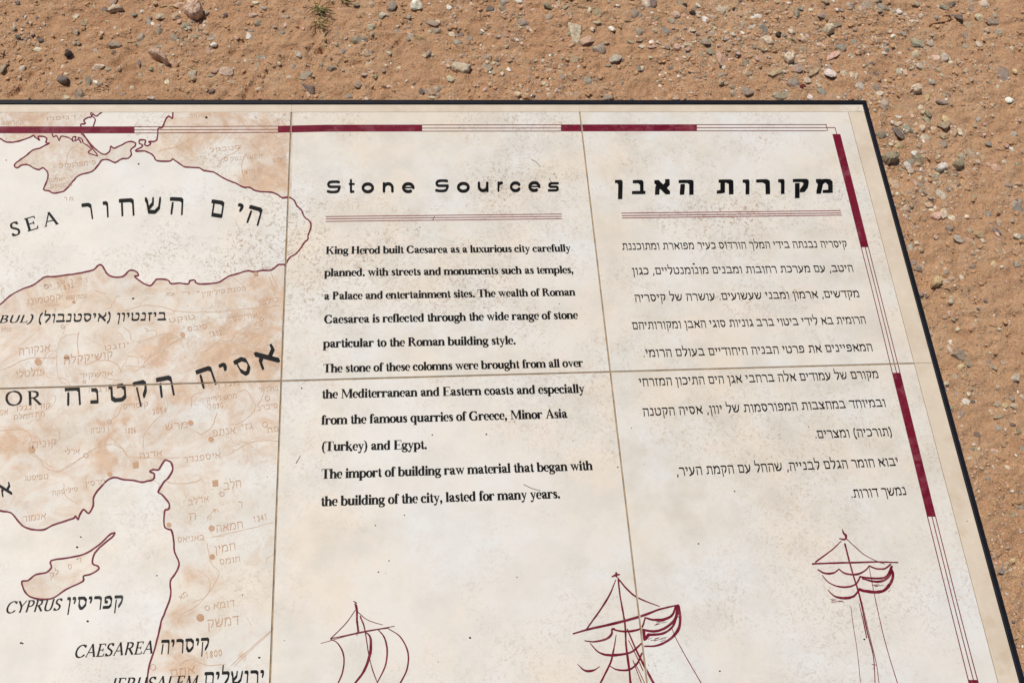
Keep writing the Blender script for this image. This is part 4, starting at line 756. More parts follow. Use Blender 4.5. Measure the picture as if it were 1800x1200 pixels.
# ------------------------------------------------------------------ stones (photo pixels: x y length width angle colour shape)
CL = {'cr': (212,198,174), 'wh': (232,226,214), 'gr': (168,156,140), 'dg': (122,112,106), 'bg': (160,154,142), 'pg': (164,148,134), 'og': (162,152,128), 'tn': (188,166,138),
      'pk': (208,178,158), 'bk': (52,46,42), 'gg': (163,156,138), 'lg': (190,180,164), 'rd': (110,44,34), 'yl': (216,196,150)}
CN = {'cr': 'cream', 'wh': 'whitish', 'gr': 'grey', 'dg': 'dark grey', 'bg': 'bluish grey', 'pg': 'purplish grey', 'og': 'olive grey', 'tn': 'tan', 'pk': 'pinkish', 'bk': 'blackish', 'gg': 'greenish grey', 'lg': 'light grey', 'rd': 'dark red', 'yl': 'yellowish'}
T_ = """30 4 9 6 0 dg r|199 4 17 11 0 pg r|186 19 10 9 0 dg r|134 27 13 10 20 cr a|24 51 8 6 0 gg r|133 56 11 9 0 gr a|284 33 17 11 -20 cr a|262 40 17 9 -60 lg a|280 57 15 11 10 gr a|251 69 14 13 0 gr a|168 87 12 9 80 lg a|121 97 12 11 0 bk r|172 119 21 10 -20 cr a|6 121 15 13 10 gg a|39 121 15 9 -35 cr a|111 142 18 13 20 dg r|131 147 14 8 0 tn f|157 145 15 11 80 gr a|211 124 9 8 0 tn r|142 170 19 14 -45 gg a|117 173 12 9 25 cr a|265 175 14 6 0 cr a|246 114 14 6 80 dg a|248 132 12 8 70 gr a|65 84 17 8 0 cr f|237 29 9 6 0 gg r|204 50 8 6 0 cr r|87 146 11 7 -20 gr a|201 93 10 7 0 dg r|267 124 10 7 0 og r|136 74 9 8 0 gr a|70 70 13 7 0 dg a|147 40 10 8 0 og f|282 83 14 6 0 gr f
318 11 17 13 20 pk a|335 10 13 11 0 cr a|363 26 10 8 0 gr a|311 35 15 10 0 tn a|327 49 17 8 0 gg a|373 66 20 11 -15 gr f|305 66 15 11 30 gr a|344 66 10 6 0 gr f|328 79 15 8 -10 og f|367 91 14 10 80 pk a|378 83 11 8 0 gr a|450 10 11 6 -10 cr a|464 20 10 9 0 gg r|447 32 18 9 10 pk a|454 45 12 8 0 gg a|443 55 13 8 -10 pg f|440 69 14 13 -20 wh a|503 34 12 5 0 gr f|498 61 10 8 0 bg a|459 102 21 15 -10 gr f|453 114 9 6 0 gr f|526 97 15 11 65 lg a|516 119 9 8 0 gr r|548 119 11 10 0 gr f|539 136 22 12 -20 gr s|543 156 25 13 35 dg a|584 123 19 11 10 gr a|596 54 10 9 60 bg r|399 128 21 17 0 pk r|339 134 15 12 -60 lg a|369 132 15 9 -10 gr f|373 162 11 8 0 dg r|409 147 22 6 5 tn s|507 137 11 6 -15 cr a|420 8 9 8 0 tn a|397 29 7 5 0 dg r|592 83 7 6 0 gr r
627 12 12 7 -25 og r|653 9 9 8 0 cr r|688 15 17 16 0 pg r|731 12 21 14 5 wh r|671 27 13 12 20 lg a|683 29 8 6 0 tn r|756 37 26 11 33 pg a|789 13 9 8 0 wh a|812 16 24 11 25 tn f|863 18 17 11 -10 dg a|884 5 15 10 0 gr r|885 15 18 8 25 gr a|653 52 13 9 0 lg r|697 56 16 12 40 pg f|628 73 18 12 -15 gg a|643 75 10 5 85 dg a|723 63 16 9 50 lg a|718 72 10 8 0 gg a|755 56 8 5 0 cr r|769 56 13 7 0 gg r|795 60 11 10 -20 cr r|811 59 12 8 0 dg r|807 75 17 12 0 gg r|827 70 14 10 20 gg a|859 60 9 6 0 pk r|876 65 12 8 -30 gr a|753 95 16 14 0 pg a|603 96 13 8 -70 gr a|645 101 14 11 50 tn a|647 113 11 8 0 cr a|796 109 20 11 -8 gr s|856 115 19 13 15 pg s|856 101 14 5 0 gr r|792 143 14 9 35 cr r|630 152 14 9 0 pg r|613 170 13 10 0 gg r|640 134 10 8 0 lg a|769 157 15 11 0 gr r|755 165 25 14 -5 tn a|740 164 10 9 0 dg a|760 173 14 6 0 cr r|771 171 8 7 0 gr a|725 157 8 6 80 cr a|862 150 9 7 -30 tn a|883 131 8 6 0 cr a|885 -1 15 5 0 rd r
911 2 15 8 0 wh r|962 12 18 12 10 og a|980 8 15 8 85 tn a|991 16 13 7 -10 og a|965 31 12 10 -60 gg r|1002 30 17 9 80 tn a|990 36 14 7 0 tn a|1035 21 11 8 90 cr a|1049 20 12 11 0 og r|1085 11 8 6 0 wh a|1136 7 22 15 80 cr a|1148 5 18 13 -60 dg a|1114 25 18 14 20 pg a|1127 28 9 8 0 pg a|919 41 18 12 20 pg r|927 51 9 6 0 pk a|1032 74 20 13 -30 pk a|1041 53 8 8 0 cr r|1047 42 15 7 5 tn r|1075 51 12 9 35 wh r|1053 88 21 16 25 gr r|1064 77 12 6 0 tn r|1080 106 22 13 -25 lg a|1069 116 10 5 0 gr r|1124 55 10 10 0 bg r|1150 55 11 8 -20 tn a|1169 54 15 15 0 bg r|1181 36 14 10 0 og r|1189 27 14 9 5 cr a|1197 5 14 8 80 bg r|1108 71 15 9 20 tn f|1124 70 10 6 0 gr f|1146 74 15 9 -15 wh a|1131 80 16 7 -25 cr a|1145 83 15 5 0 pk a|1191 82 15 11 0 pk a|955 108 8 6 0 wh r|966 123 13 6 5 cr a|988 127 9 8 0 tn a|985 138 12 8 -10 gr a|995 114 8 5 0 dg r|1033 143 16 11 45 gr a|1000 161 13 7 0 tn r|964 155 9 6 25 cr a|909 168 11 8 0 cr r|1067 171 20 11 0 pg r|1123 119 11 8 80 pg a|1180 118 10 8 0 dg r|1190 171 15 9 0 tn a|1009 105 17 10 40 tn f|1143 102 8 5 0 cr a|938 16 8 6 0 pk r|905 60 10 7 0 pk f|1110 -1 18 6 0 rd r
1204 10 9 7 0 bk r|1266 18 16 15 0 cr a|1277 15 11 10 0 tn a|1217 22 10 7 0 bk r|1228 21 12 5 -5 cr a|1241 34 15 12 10 wh a|1330 30 22 8 -8 wh a|1303 46 14 7 -60 gr f|1322 48 15 7 -20 lg a|1342 53 15 13 70 bg a|1369 61 13 11 0 bk a|1227 61 17 11 20 og f|1216 55 13 8 0 cr a|1221 70 8 7 0 tn a|1210 80 15 7 5 cr a|1238 76 18 9 10 gr a|1250 90 14 12 -20 og f|1267 103 25 14 85 pk a|1204 96 8 8 0 gr a|1212 100 8 7 0 gr r|1251 60 9 8 0 lg r|1275 71 11 7 0 bg f|1399 120 20 14 25 pg f|1364 130 22 13 -25 tn a|1395 145 22 16 -25 pg r|1446 160 15 14 0 bg r|1457 128 24 12 30 wh a|1484 128 16 12 25 cr a|1497 133 12 9 70 cr r|1430 125 18 10 -40 tn a|1458 98 38 10 -20 pk s|1479 81 17 12 15 bg r|1469 43 24 8 -18 og s|1444 28 14 9 0 pg a|1440 76 10 9 85 pk a|1413 82 11 6 10 og r|1413 60 14 6 55 cr a|1392 54 12 8 0 cr r|1400 22 15 11 80 gg a|1407 15 14 7 15 gg a|1425 17 10 6 10 cr a|1449 3 14 9 0 tn r|1464 3 8 6 0 cr r|1367 3 12 8 10 tn a|1493 10 12 10 0 lg a|1382 20 13 8 0 pk a|1312 113 14 11 45 og a|1314 127 15 9 -15 tn a|1270 133 15 8 -15 og a|1289 152 15 9 -10 og a|1312 162 22 12 15 pg r|1289 164 10 9 0 gr r|1277 146 9 6 0 pk a|1266 147 11 9 0 tn r|1322 136 9 8 0 tn r|1425 171 16 9 25 wh a|1205 170 12 10 20 tn a|1331 105 10 8 0 pk a|1285 103 14 6 0 pk a|1420 139 14 8 25 cr a|1441 147 10 8 30 cr a|1410 152 9 6 0 rd r|1459 115 12 9 0 pg r
1524 8 19 14 -25 pg r|1537 2 10 8 0 cr r|1552 15 22 10 18 gg r|1580 21 13 9 10 wh a|1570 22 11 10 0 gr a|1592 24 10 5 20 lg a|1610 8 10 9 0 gr r|1618 28 9 7 0 cr r|1660 9 17 11 20 gg a|1675 4 10 7 -20 dg r|1731 5 20 14 20 cr r|1708 8 14 8 80 gr f|1687 29 17 11 30 dg a|1705 42 18 9 25 tn f|1722 30 15 11 40 cr a|1744 37 27 12 -10 pg a|1749 26 12 7 5 cr r|1755 53 14 11 10 gg f|1734 58 14 8 20 pk a|1737 50 9 8 0 pk a|1700 60 18 9 80 pg a|1702 79 13 10 -20 og a|1723 76 10 10 0 cr f|1588 59 10 9 0 gr r|1611 74 27 12 35 gg a|1636 71 16 11 60 lg f|1611 93 14 13 45 cr a|1559 83 8 7 80 lg r|1584 91 8 6 10 cr r|1660 101 15 10 50 lg a|1645 101 14 8 10 pk f|1672 108 8 6 0 cr r|1618 116 13 11 80 lg a|1698 125 13 9 -35 tn r|1763 128 22 18 70 pg f|1785 124 9 8 0 yl r|1543 127 14 10 5 dg a|1579 125 13 9 25 cr a|1592 124 10 9 0 pk a|1512 152 17 14 65 lg r|1626 161 11 5 10 og r|1629 172 10 10 0 yl a|1638 145 14 8 20 lg a|1539 154 12 9 60 pg f|1544 165 13 8 0 cr r|1706 143 7 7 0 pk r|1775 176 13 11 -20 wh r|1780 84 8 7 0 cr r|1503 72 9 8 80 bg r|1608 34 11 6 0 pg f|1504 135 12 7 -60 cr r|1532 35 8 6 0 pk r|1500 98 7 6 0 cr r|1646 29 9 7 0 bg r
1552 184 21 14 60 lg a|1548 237 18 13 -20 og r|1577 233 27 12 42 dg s|1598 200 16 8 -35 tn s|1619 188 10 10 20 cr r|1657 182 24 10 10 pg a|1633 201 16 10 25 og a|1621 198 9 8 0 cr a|1630 210 15 11 50 og a|1622 224 10 10 0 cr a|1643 222 9 8 0 cr a|1659 223 20 13 0 og a|1674 220 9 8 0 pk a|1677 233 13 11 -70 tn a|1687 232 12 10 80 cr a|1664 209 17 12 20 yl f|1629 240 16 13 30 cr a|1595 227 12 10 70 bg f|1660 252 17 13 60 pg a|1660 237 14 10 0 tn a|1566 245 12 6 -70 pg a|1580 255 14 11 45 yl a|1567 253 8 6 0 cr a|1615 255 14 12 20 tn a|1615 267 18 7 30 pk a|1606 270 11 8 0 wh r|1615 280 20 16 35 og a|1575 269 13 7 5 cr a|1594 290 14 11 70 wh a|1601 284 12 11 0 bg a|1603 300 12 10 30 cr a|1588 295 15 8 35 og s|1648 302 16 10 25 yl a|1690 273 17 9 20 gg a|1707 268 19 14 25 tn f|1751 295 17 11 0 pk a|1740 288 11 7 10 pk a|1738 254 12 11 10 bg a|1783 235 10 9 -20 lg r|1766 284 9 6 0 cr r|1772 326 12 11 60 pg r|1792 323 16 8 -15 tn a|1571 322 21 19 60 tn f|1617 325 17 9 40 pg f|1625 336 17 9 30 pg f|1652 342 23 10 30 lg f|1642 314 12 11 30 gr a|1631 300 17 5 -25 tn s|1617 313 9 6 -20 cr a|1710 348 11 9 30 og a|1585 359 7 5 0 cr r|1601 363 8 7 30 tn a|1632 361 12 8 0 cr a|1728 232 18 5 75 pg f|1719 211 10 8 0 lg a|1650 268 10 9 0 tn r|1729 273 12 9 70 tn f|1717 285 8 6 0 cr a|1787 358 15 12 -60 bg f
1640 367 15 9 0 cr a|1657 377 16 13 60 cr a|1667 402 18 13 0 pg a|1671 385 13 8 10 cr f|1704 407 13 10 30 og a|1682 422 19 10 25 lg f|1658 425 12 5 15 tn s|1729 422 11 8 40 cr a|1722 413 16 8 10 tn f|1752 407 17 8 42 dg r|1756 391 14 9 70 lg a|1787 415 13 9 40 cr r|1797 418 9 8 0 gg r|1600 437 15 10 85 lg a|1611 428 12 9 0 cr a|1617 439 11 8 45 tn a|1605 460 12 8 30 gr f|1614 472 17 12 50 pg a|1621 470 11 9 -60 pk r|1660 497 13 11 -20 tn a|1670 492 9 7 0 pk a|1688 489 12 8 70 cr r|1748 463 11 9 10 yl r|1788 467 12 11 0 gg a|1662 481 10 8 0 pg r|1672 524 8 7 20 cr a|1670 531 8 8 0 cr r|1711 467 13 6 -15 pg f|1754 444 11 6 0 lg a|1734 376 14 9 -10 gr f|1788 368 17 15 60 bg f|1710 429 10 6 60 tn a|1698 382 7 7 0 cr r|1733 529 10 7 0 dg f
1668 614 13 9 80 cr r|1687 644 12 8 -20 yl a|1701 638 14 9 70 bg f|1676 562 8 7 0 og r|1754 580 9 5 5 cr r|1745 646 17 8 25 pg s|1766 638 13 10 0 tn a|1783 666 14 13 0 lg r|1698 659 10 8 30 og a|1676 663 13 12 30 pg f|1697 705 16 11 35 wh a|1682 693 12 8 70 bg f|1689 727 14 12 -20 pg f|1673 716 8 6 80 og r|1751 711 13 9 25 lg a|1765 715 11 9 -10 yl r|1742 722 8 7 0 cr r|1778 701 9 8 0 gr r|1797 697 10 8 60 cr a|1654 559 16 8 -20 gr f|1779 747 13 8 -10 dg r|1751 611 10 6 30 cr f|1753 733 14 6 -10 og f|1682 580 6 6 0 cr r|1715 564 6 5 0 cr r|1738 622 6 5 0 cr r|1725 637 7 5 50 cr a
1747 791 9 8 -20 pk r|1704 805 10 6 0 cr a|1736 841 9 7 0 bg a|1718 859 9 8 0 bg f|1770 821 11 7 50 cr a|1782 902 19 13 60 og f|1763 781 9 8 20 tn f|1788 759 16 12 70 og a|1765 756 7 5 30 cr a|1752 753 9 8 0 bg f|1797 788 14 9 90 bg a|1797 890 10 6 0 bg f|1735 791 5 5 0 pk r|1762 1000 17 11 -50 pg s|1781 984 10 8 -10 yl r|1774 1042 8 6 0 lg r|1776 748 8 6 0 dg r"""
HERO = [ # outline px, height factor, colour, short name, label
 ([(997,45),(1010,46),(1022,48),(1023,53),(1021,64),(1019,73),(1015,80),(1007,76),(1002,63),(998,50)], .22, 'cr', 'long cream wedge', 'long flat cream stone shaped like a wedge pointing towards the panel'),
 ([(790,119),(800,112),(812,113),(828,119),(822,129),(814,132),(805,128),(795,123)], .32, 'cr', 'pale lens-shaped slab', 'pale cream slab pointed at its left end, just beyond the panel rim'),
 ([(324,25),(336,16),(350,13),(358,20),(358,32),(350,38),(338,38),(328,31)], .50, 'pk', 'chunky brownish rock', 'largest chunky grey brown rock with a dark shaded underside'),
 ([(263,100),(270,95),(283,97),(292,106),(298,115),(296,119),(284,112),(270,108)], .50, 'pk', 'mottled pinkish stone', 'mottled pinkish white stone slanting in a curved scrape of sand'),
 ([(188,23),(200,12),(212,13),(216,20),(220,22),(204,24),(195,25)], .45, 'cr', 'cream flat-topped stone', 'cream flat-topped stone with a sharp straight front edge'),
 ([(191,82),(203,73),(212,80),(217,84),(210,87),(192,85)], .35, 'gr', 'grey triangular stone', 'smooth grey triangular stone beside a few scraps of straw'),
 ([(1334,68),(1345,64),(1354,68),(1358,78),(1360,83),(1347,82),(1340,76)], .42, 'cr', 'cream rock by the black stone', 'cream grey angular rock just this side of a small black stone'),
 ([(1375,100),(1385,94),(1396,95),(1396,108),(1385,112),(1377,105)], .35, 'cr', 'blocky cream stone', 'blocky pale cream stone amid dense gravel'),
 ([(1448,48),(1460,47),(1466,55),(1462,58),(1455,60),(1449,55)], .70, 'cr', 'pink-white lump', 'pinkish white lump casting a deep black shadow'),
 ([(1598,158),(1603,151),(1618,151),(1620,160),(1610,163),(1599,160)], .70, 'cr', 'raised oblong stone', 'raised oblong cream stone with a black shadow under it'),
 ([(1551,275),(1558,272),(1570,272),(1577,278),(1575,286),(1560,289),(1553,284)], .75, 'og', 'grey rock by the rim', 'grey rock against the black rim with a deep shadow below it'),
 ([(1671,290),(1680,284),(1690,284),(1694,293),(1684,299),(1676,296)], .55, 'og', 'brown-grey faceted block', 'brown grey faceted block standing alone right of the gravel heap'),
 ([(1633,381),(1643,375),(1652,374),(1653,384),(1648,389),(1641,387)], .35, 'pk', 'pinkish cracked slab', 'pinkish tan cracked slab beyond the panel right edge'),
 ([(1670,626),(1678,617),(1690,617),(1695,624),(1693,638),(1683,634)], .28, 'pg', 'half-buried slab', 'half buried purplish grey slab with a black crack along its near edge'),
 ([(1634,500),(1636,492),(1644,489),(1652,491),(1653,500),(1646,507),(1636,507)], .55, 'yl', 'lumpy yellow-white stone', 'lumpy yellow white stone near the right edge of the panel'),
 ([(1640,299),(1648,291),(1660,289),(1666,294),(1664,299),(1650,304)], .55, 'wh', 'bright white stone', 'brightest white stone, long and lumpy, at the edge of the heap'),
 ([(1355,168),(1360,161),(1372,163),(1385,162),(1392,166),(1382,174),(1368,174)], .35, 'og', 'olive slab at the rim', 'long olive tan slab touching the far black rim')]
SG = 'loose stones on the sand'
def icos(n):
    t = (1+5**.5)/2
    V = [(-1,t,0),(1,t,0),(-1,-t,0),(1,-t,0),(0,-1,t),(0,1,t),(0,-1,-t),(0,1,-t),(t,0,-1),(t,0,1),(-t,0,-1),(-t,0,1)]
    Fs = [(0,11,5),(0,5,1),(0,1,7),(0,7,10),(0,10,11),(1,5,9),(5,11,4),(11,10,2),(10,7,6),(7,1,8),(3,9,4),(3,4,2),(3,2,6),(3,6,8),(3,8,9),(4,9,5),(2,4,11),(6,2,10),(8,6,7),(9,8,1)]
    V = [np.array(v, float)/np.linalg.norm(v) for v in V]
    for _ in range(n):
        c = {}; nf = []
        def md(a, b):
            k = (min(a, b), max(a, b))
            if k not in c: m = V[a]+V[b]; V.append(m/np.linalg.norm(m)); c[k] = len(V)-1
            return c[k]
        for a, b, d in Fs: x, y, z = md(a, b), md(b, d), md(d, a); nf += [(a,x,z),(b,y,x),(d,z,y),(x,y,z)]
        Fs = nf
    return np.array(V), np.array(Fs)
ICO = {k: icos(k) for k in (0, 1, 2, 3)}
def rock(n, shape, r):
    V, Fs = ICO[n]; V = V.copy()
    k, lo, hi = {'a': (15, .40, .74), 'r': (13, .62, .90), 'f': (8, .62, .85), 's': (9, .55, .8)}[shape]
    for i in range(k):
        d = r.normal(size=3); d[2] *= .7; d /= np.linalg.norm(d); q = V@d; c = r.uniform(lo, hi); V *= np.where(q > c, c/np.maximum(q, 1e-6), 1)[:, None]
    if shape in 'fs': q = V[:, 2]; c = .45; V[:, 2] = np.where(q > c, c+(q-c)*.15, q)
    V[:, :2] *= 1/np.abs(V[:, :2]).max(axis=0); V += r.normal(size=V.shape)*.018
    return V, Fs
def gz(x, y): return float(ground_h(np.array(x), np.array(y)))
stones = []
def colr(c, r):
    a = np.array(lin(CL[c])); return 1.12*a*r.uniform(.86, 1.14)*(1+r.normal(size=3)*.025)
recs = []
for ln in T_.replace('\n', '|').split('|'):
    x, y, l, w_, a, c, s = ln.split(); recs.append((float(x), float(y), float(l), float(w_), float(a), c, s))
recs.sort(key=lambda q: -q[2]*q[3])
NB = 300-len(HERO)
def stone_geo(x, y, l, w_, a, c, s, r, n):
    ca, sa = math.cos(math.radians(a)), math.sin(math.radians(a))
    P = UN([(x-l/2*ca, y-l/2*sa), (x+l/2*ca, y+l/2*sa), (x+w_/2*sa, y-w_/2*ca), (x-w_/2*sa, y+w_/2*ca)], 0.0)
    L = np.linalg.norm(P[1]-P[0]); Wd = np.linalg.norm(P[3]-P[2]); ang = math.atan2(P[1][1]-P[0][1], P[1][0]-P[0][0])
    Hh_ = min(L, Wd)*{'a': .50, 'r': .50, 'f': .24, 's': .28}[s]*r.uniform(.85, 1.2)
    V, Fs = rock(n, s, r)
    V = V*np.array([L/2*1.16, Wd/2*1.14, Hh_*.62])
    tx_, ty_ = r.normal()*.14, r.normal()*.14
    V[:, 2] += V[:, 0]*tx_+V[:, 1]*ty_
    q = V.copy(); V[:, 0] = q[:, 0]*math.cos(ang)-q[:, 1]*math.sin(ang); V[:, 1] = q[:, 0]*math.sin(ang)+q[:, 1]*math.cos(ang)
    cx, cy = U(x, y, 0.0)
    return V, Fs, cx, cy, Hh_, L
rest = []
def add_stone(V, Fs, cx, cy, lift, col, smooth_):
    o = obj('stone', npmesh('stone', V+np.array([0, 0, lift]), Fs, np.tile(col, (len(V), 1)), smooth_), M_STONE)
    o.location = (cx, cy, gz(cx, cy)); o['group'] = SG; o['category'] = 'stone'; return o
heroes = []
for i, (ol, hf, c, short, lab) in enumerate(HERO):
    r = np.random.default_rng(900+i); P_ = UN(ol, 0.0); cen = P_.mean(0); Q = P_-cen
    # finer outline, chipped
    Qs = []
    for k in range(len(Q)):
        a, b = Q[k], Q[(k+1) % len(Q)]
        for t in (0, .34, .67): Qs.append(a+(b-a)*t+r.normal(size=2)*.0006)
    Q = np.array(Qs); n_ = len(Q); Hh_ = hf*min(np.ptp(Q[:, 0]), np.ptp(Q[:, 1])); tl = r.normal(size=2)*.10
    rings = [(.86, -.35), (1.0, .10), (.98, .48), (.88, .86), (.66, 1.0), (.33, 1.04)]; V = []
    for s_, z in rings: V += [(q[0]*s_+r.normal()*.0005, q[1]*s_+r.normal()*.0005, z*Hh_+r.normal()*Hh_*.05+(q@tl)*(z > .3)) for q in Q]
    V.append((0, 0, 1.03*Hh_)); Fs = []
    for k in range(len(rings)-1):
        for j in range(n_): a, b = k*n_+j, k*n_+(j+1) % n_; Fs += [(a, b, b+n_), (a, b+n_, a+n_)]
    o0 = (len(rings)-1)*n_
    for j in range(n_): Fs.append((o0+j, o0+(j+1) % n_, len(V)-1))
    V = np.array(V); Fs = np.array(Fs)
    ar = sum(Q[j][0]*Q[(j+1) % n_][1]-Q[(j+1) % n_][0]*Q[j][1] for j in range(n_))
    if ar < 0: Fs = Fs[:, ::-1]
    o = add_stone(V, Fs, cen[0], cen[1], 0, colr(c, r)*1.02, False); o['label'] = lab
    heroes.append((sum(p[0] for p in ol)/len(ol), sum(p[1] for p in ol)/len(ol), short))
named = []
for i, q in enumerate(recs):
    r = np.random.default_rng(i); n = 3 if q[2]*q[3] > 200 else 2
    if i >= NB: n = 1
    V, Fs, cx, cy, hh_, L = stone_geo(*q, r, n)
    lift = hh_*({'a': .13, 'r': .12, 'f': .05, 's': .10}[q[6]]); col = colr(q[5], r)
    if i < NB:
        o = add_stone(V, Fs, cx, cy, lift, col, q[5] in ('dg', 'bk') and q[6] == 'r'); named.append((o, q))
    else: rest.append((V+np.array([cx, cy, gz(cx, cy)+lift]), Fs, col))
# labels: by look, then by where they lie from the nearest conspicuous stone
marks_ = heroes+[(560, 35, 'green grass tuft'), (1655, 36, 'brown forked twig'), (738, 67, 'pale scraps of straw'), (345, 127, 'short bent straw'), (1522, 180, "panel's far right corner"), (121, 97, 'round hole-like black stone'), (1369, 61, 'angular black stone')]
fam = {}
for o, q in named:
    x, y, l, w_, a, c, s = q
    sz = 'large' if l*w_ > 230 else 'medium' if l*w_ > 130 else 'small'
    sp_ = {'a': 'angular', 'r': 'rounded', 'f': 'flat', 's': 'slab-like'}[s]
    if l/w_ > 2: sp_ = 'long '+sp_
    d = sorted((math.hypot(x-hx_, (y-hy_)*1.2), hx_, hy_, nm_) for hx_, hy_, nm_ in marks_)
    D_ = d[0] if d[0][0] > 9 else d[1]
    dx, dy = x-D_[1], y-D_[2]
    dr = ('right of' if dx > 0 else 'left of') if abs(dx) > 2.2*abs(dy) else ('below' if dy > 0 else 'above') if abs(dy) > 2.2*abs(dx) else ('below and ' if dy > 0 else 'above and ')+('right of' if dx > 0 else 'left of')
    fam.setdefault((sz+' '+CN[c]+' '+sp_+' stone', dr, D_[3]), []).append((D_[0], o))
ordn = ['nearest', 'second nearest', 'third nearest', 'fourth nearest', 'fifth nearest', 'sixth nearest']
for (a_, dr, h_), ls in fam.items():
    ls.sort(key=lambda t: t[0])
    for k, (_, o) in enumerate(ls):
        h2 = 'the '+h_; dr = dr.replace('nearest ', '')
        o['label'] = (a_+' '+dr+' '+h2 if len(ls) == 1 else ordn[k]+' '+a_+' '+dr+' '+h2).replace('cream rock by the black stone', 'cream rock near the black stone').replace('long flat slab', 'slab')
        if len(o['label'].split()) > 16: o['label'] = o['label'].replace(' stone ', ' ', 1)
# gravel too small to pick apart: real pebbles joined into one mesh
def dens(x, y):
    v = .40 if x < 600 else .55 if x < 900 else .9 if x < 1200 else 1.35 if x < 1560 else 1.15 if x < 1720 else .7
    if y > 380: v *= .6
    if y > 560: v *= .62
    for cx, cy, r_, s_ in [(1390,60,40,1.2),(1320,90,60,1.0),(1440,140,60,1.2),(1620,240,70,1.6),(1590,350,60,.9),(1155,90,50,1.0),(1120,120,50,.7),(850,60,60,.8),(640,80,30,.5),(40,60,30,.5),(180,155,30,.8),(340,60,50,.6),(935,140,50,.5),(1560,60,60,.5),(1780,360,40,.8),(1540,10,60,.6),(70,55,20,.8),(1260,150,60,.6)]:
        v += s_*math.exp(-((x-cx)**2+(y-cy)**2)/(r_*r_))
    n_ = fbm(np.array(x), np.array(y), 1/38, 3, 71); return v*max(.12, 1+4.2*float(n_))
VV = [v for v, f, c in rest]; FF = [f for v, f, c in rest]; CC = [np.tile(c, (len(v), 1)) for v, f, c in rest]
tm = [rock(0, 'a', np.random.default_rng(50+i)) for i in range(10)]; tm1 = [rock(1, 'a', np.random.default_rng(70+i)) for i in range(12)]
pr = np.random.default_rng(5)
def pebble(cx, cy, size, z0, flat=.6, clod=False):
    V, Fs = (tm1 if size > .005 else tm)[pr.integers(10)]
    a = pr.uniform(0, 6.28); c_, s_ = math.cos(a), math.sin(a); sc = np.array([size*pr.uniform(.8, 1.4), size*pr.uniform(.6, 1), size*flat*pr.uniform(.6, 1)])/2
    W_ = V*sc; W_ = np.c_[W_[:, 0]*c_-W_[:, 1]*s_, W_[:, 0]*s_+W_[:, 1]*c_, W_[:, 2]]+np.array([cx, cy, z0+sc[2]*.35])
    u = pr.random()
    k = 'pk' if u < .20 else 'cr' if u < .38 else 'tn' if u < .62 else 'gr' if u < .74 else 'pg' if u < .80 else 'wh' if u < .86 else 'og' if u < .93 else 'dg'
    VV.append(W_); FF.append(Fs); CC.append(np.tile((np.array(lin((214, 170, 130)))*pr.uniform(.76, 1.06) if (clod or pr.random() < .38) else colr(k, pr)), (len(V), 1)))
pts = []
while len(pts) < 27000:
    x = pr.uniform(-40, 1840)
    if pr.random() < .62: y = pr.uniform(-25, 185)
    else:
        y = pr.uniform(170, 1210); xe = 1522+(y-178)*.277
        x = xe+pr.uniform(-14, 1840-xe) if xe < 1830 else 1830
    if y > 190 and x < 1522+(y-178)*.277-16: continue
    if pr.random()*3.6 > dens(x, y): continue
    size = .0018*(1-pr.random())**(-1/2.0); size = min(size, .011)
    pts.append((x, y, size))
xy = UN([(a, b) for a, b, c in pts], 0.0); hz = ground_h(xy[:, 0], xy[:, 1])
for (a, b, s_), p, z in zip(pts, xy, hz): pebble(p[0], p[1], s_, z)
cl = []
while len(cl) < 6500:
    x, y = pr.uniform(-30, 1830), pr.uniform(-25, 1210)
    if y > 186 and x < 1522+(y-178)*.277-10: continue
    if fbm(np.array(x), np.array(y), 1/55, 3, 101) < pr.uniform(-.16, .14): continue
    cl.append((x, y))
cxy = UN(cl, 0.0); chz = ground_h(cxy[:, 0], cxy[:, 1])
for p, z in zip(cxy, chz):
    s_ = .0028*(1-pr.random())**(-1/2.6); pebble(p[0], p[1], min(s_, .012), z-.0003, .55, True)
# the same gravel carries on around the panel, out of the picture
n0 = 0
while n0 < 9000:
    x, y = pr.uniform(-2.4, 2.6), pr.uniform(-2.0, 1.9)
    if -1.15 < x < .8 and -.75 < y < .0: continue
    if -.66 < x < 1.6 and -.8 < y < .68 and (y > .36 or x > .80): continue
    pebble(x, y, min(.003*(1-pr.random())**(-1/2.2), .03), float(ground_h(np.array(x), np.array(y)))); n0 += 1
off = 0; F2 = []
for v, f in zip(VV, FF): F2.append(f+off); off += len(v)
gv = obj('gravel', npmesh('gravel', np.concatenate(VV), np.concatenate(F2), np.concatenate(CC), False), M_PEBBLE)
tag(gv, 'fine pale and grey gravel scattered over the sand', 'gravel', None, 'stuff')

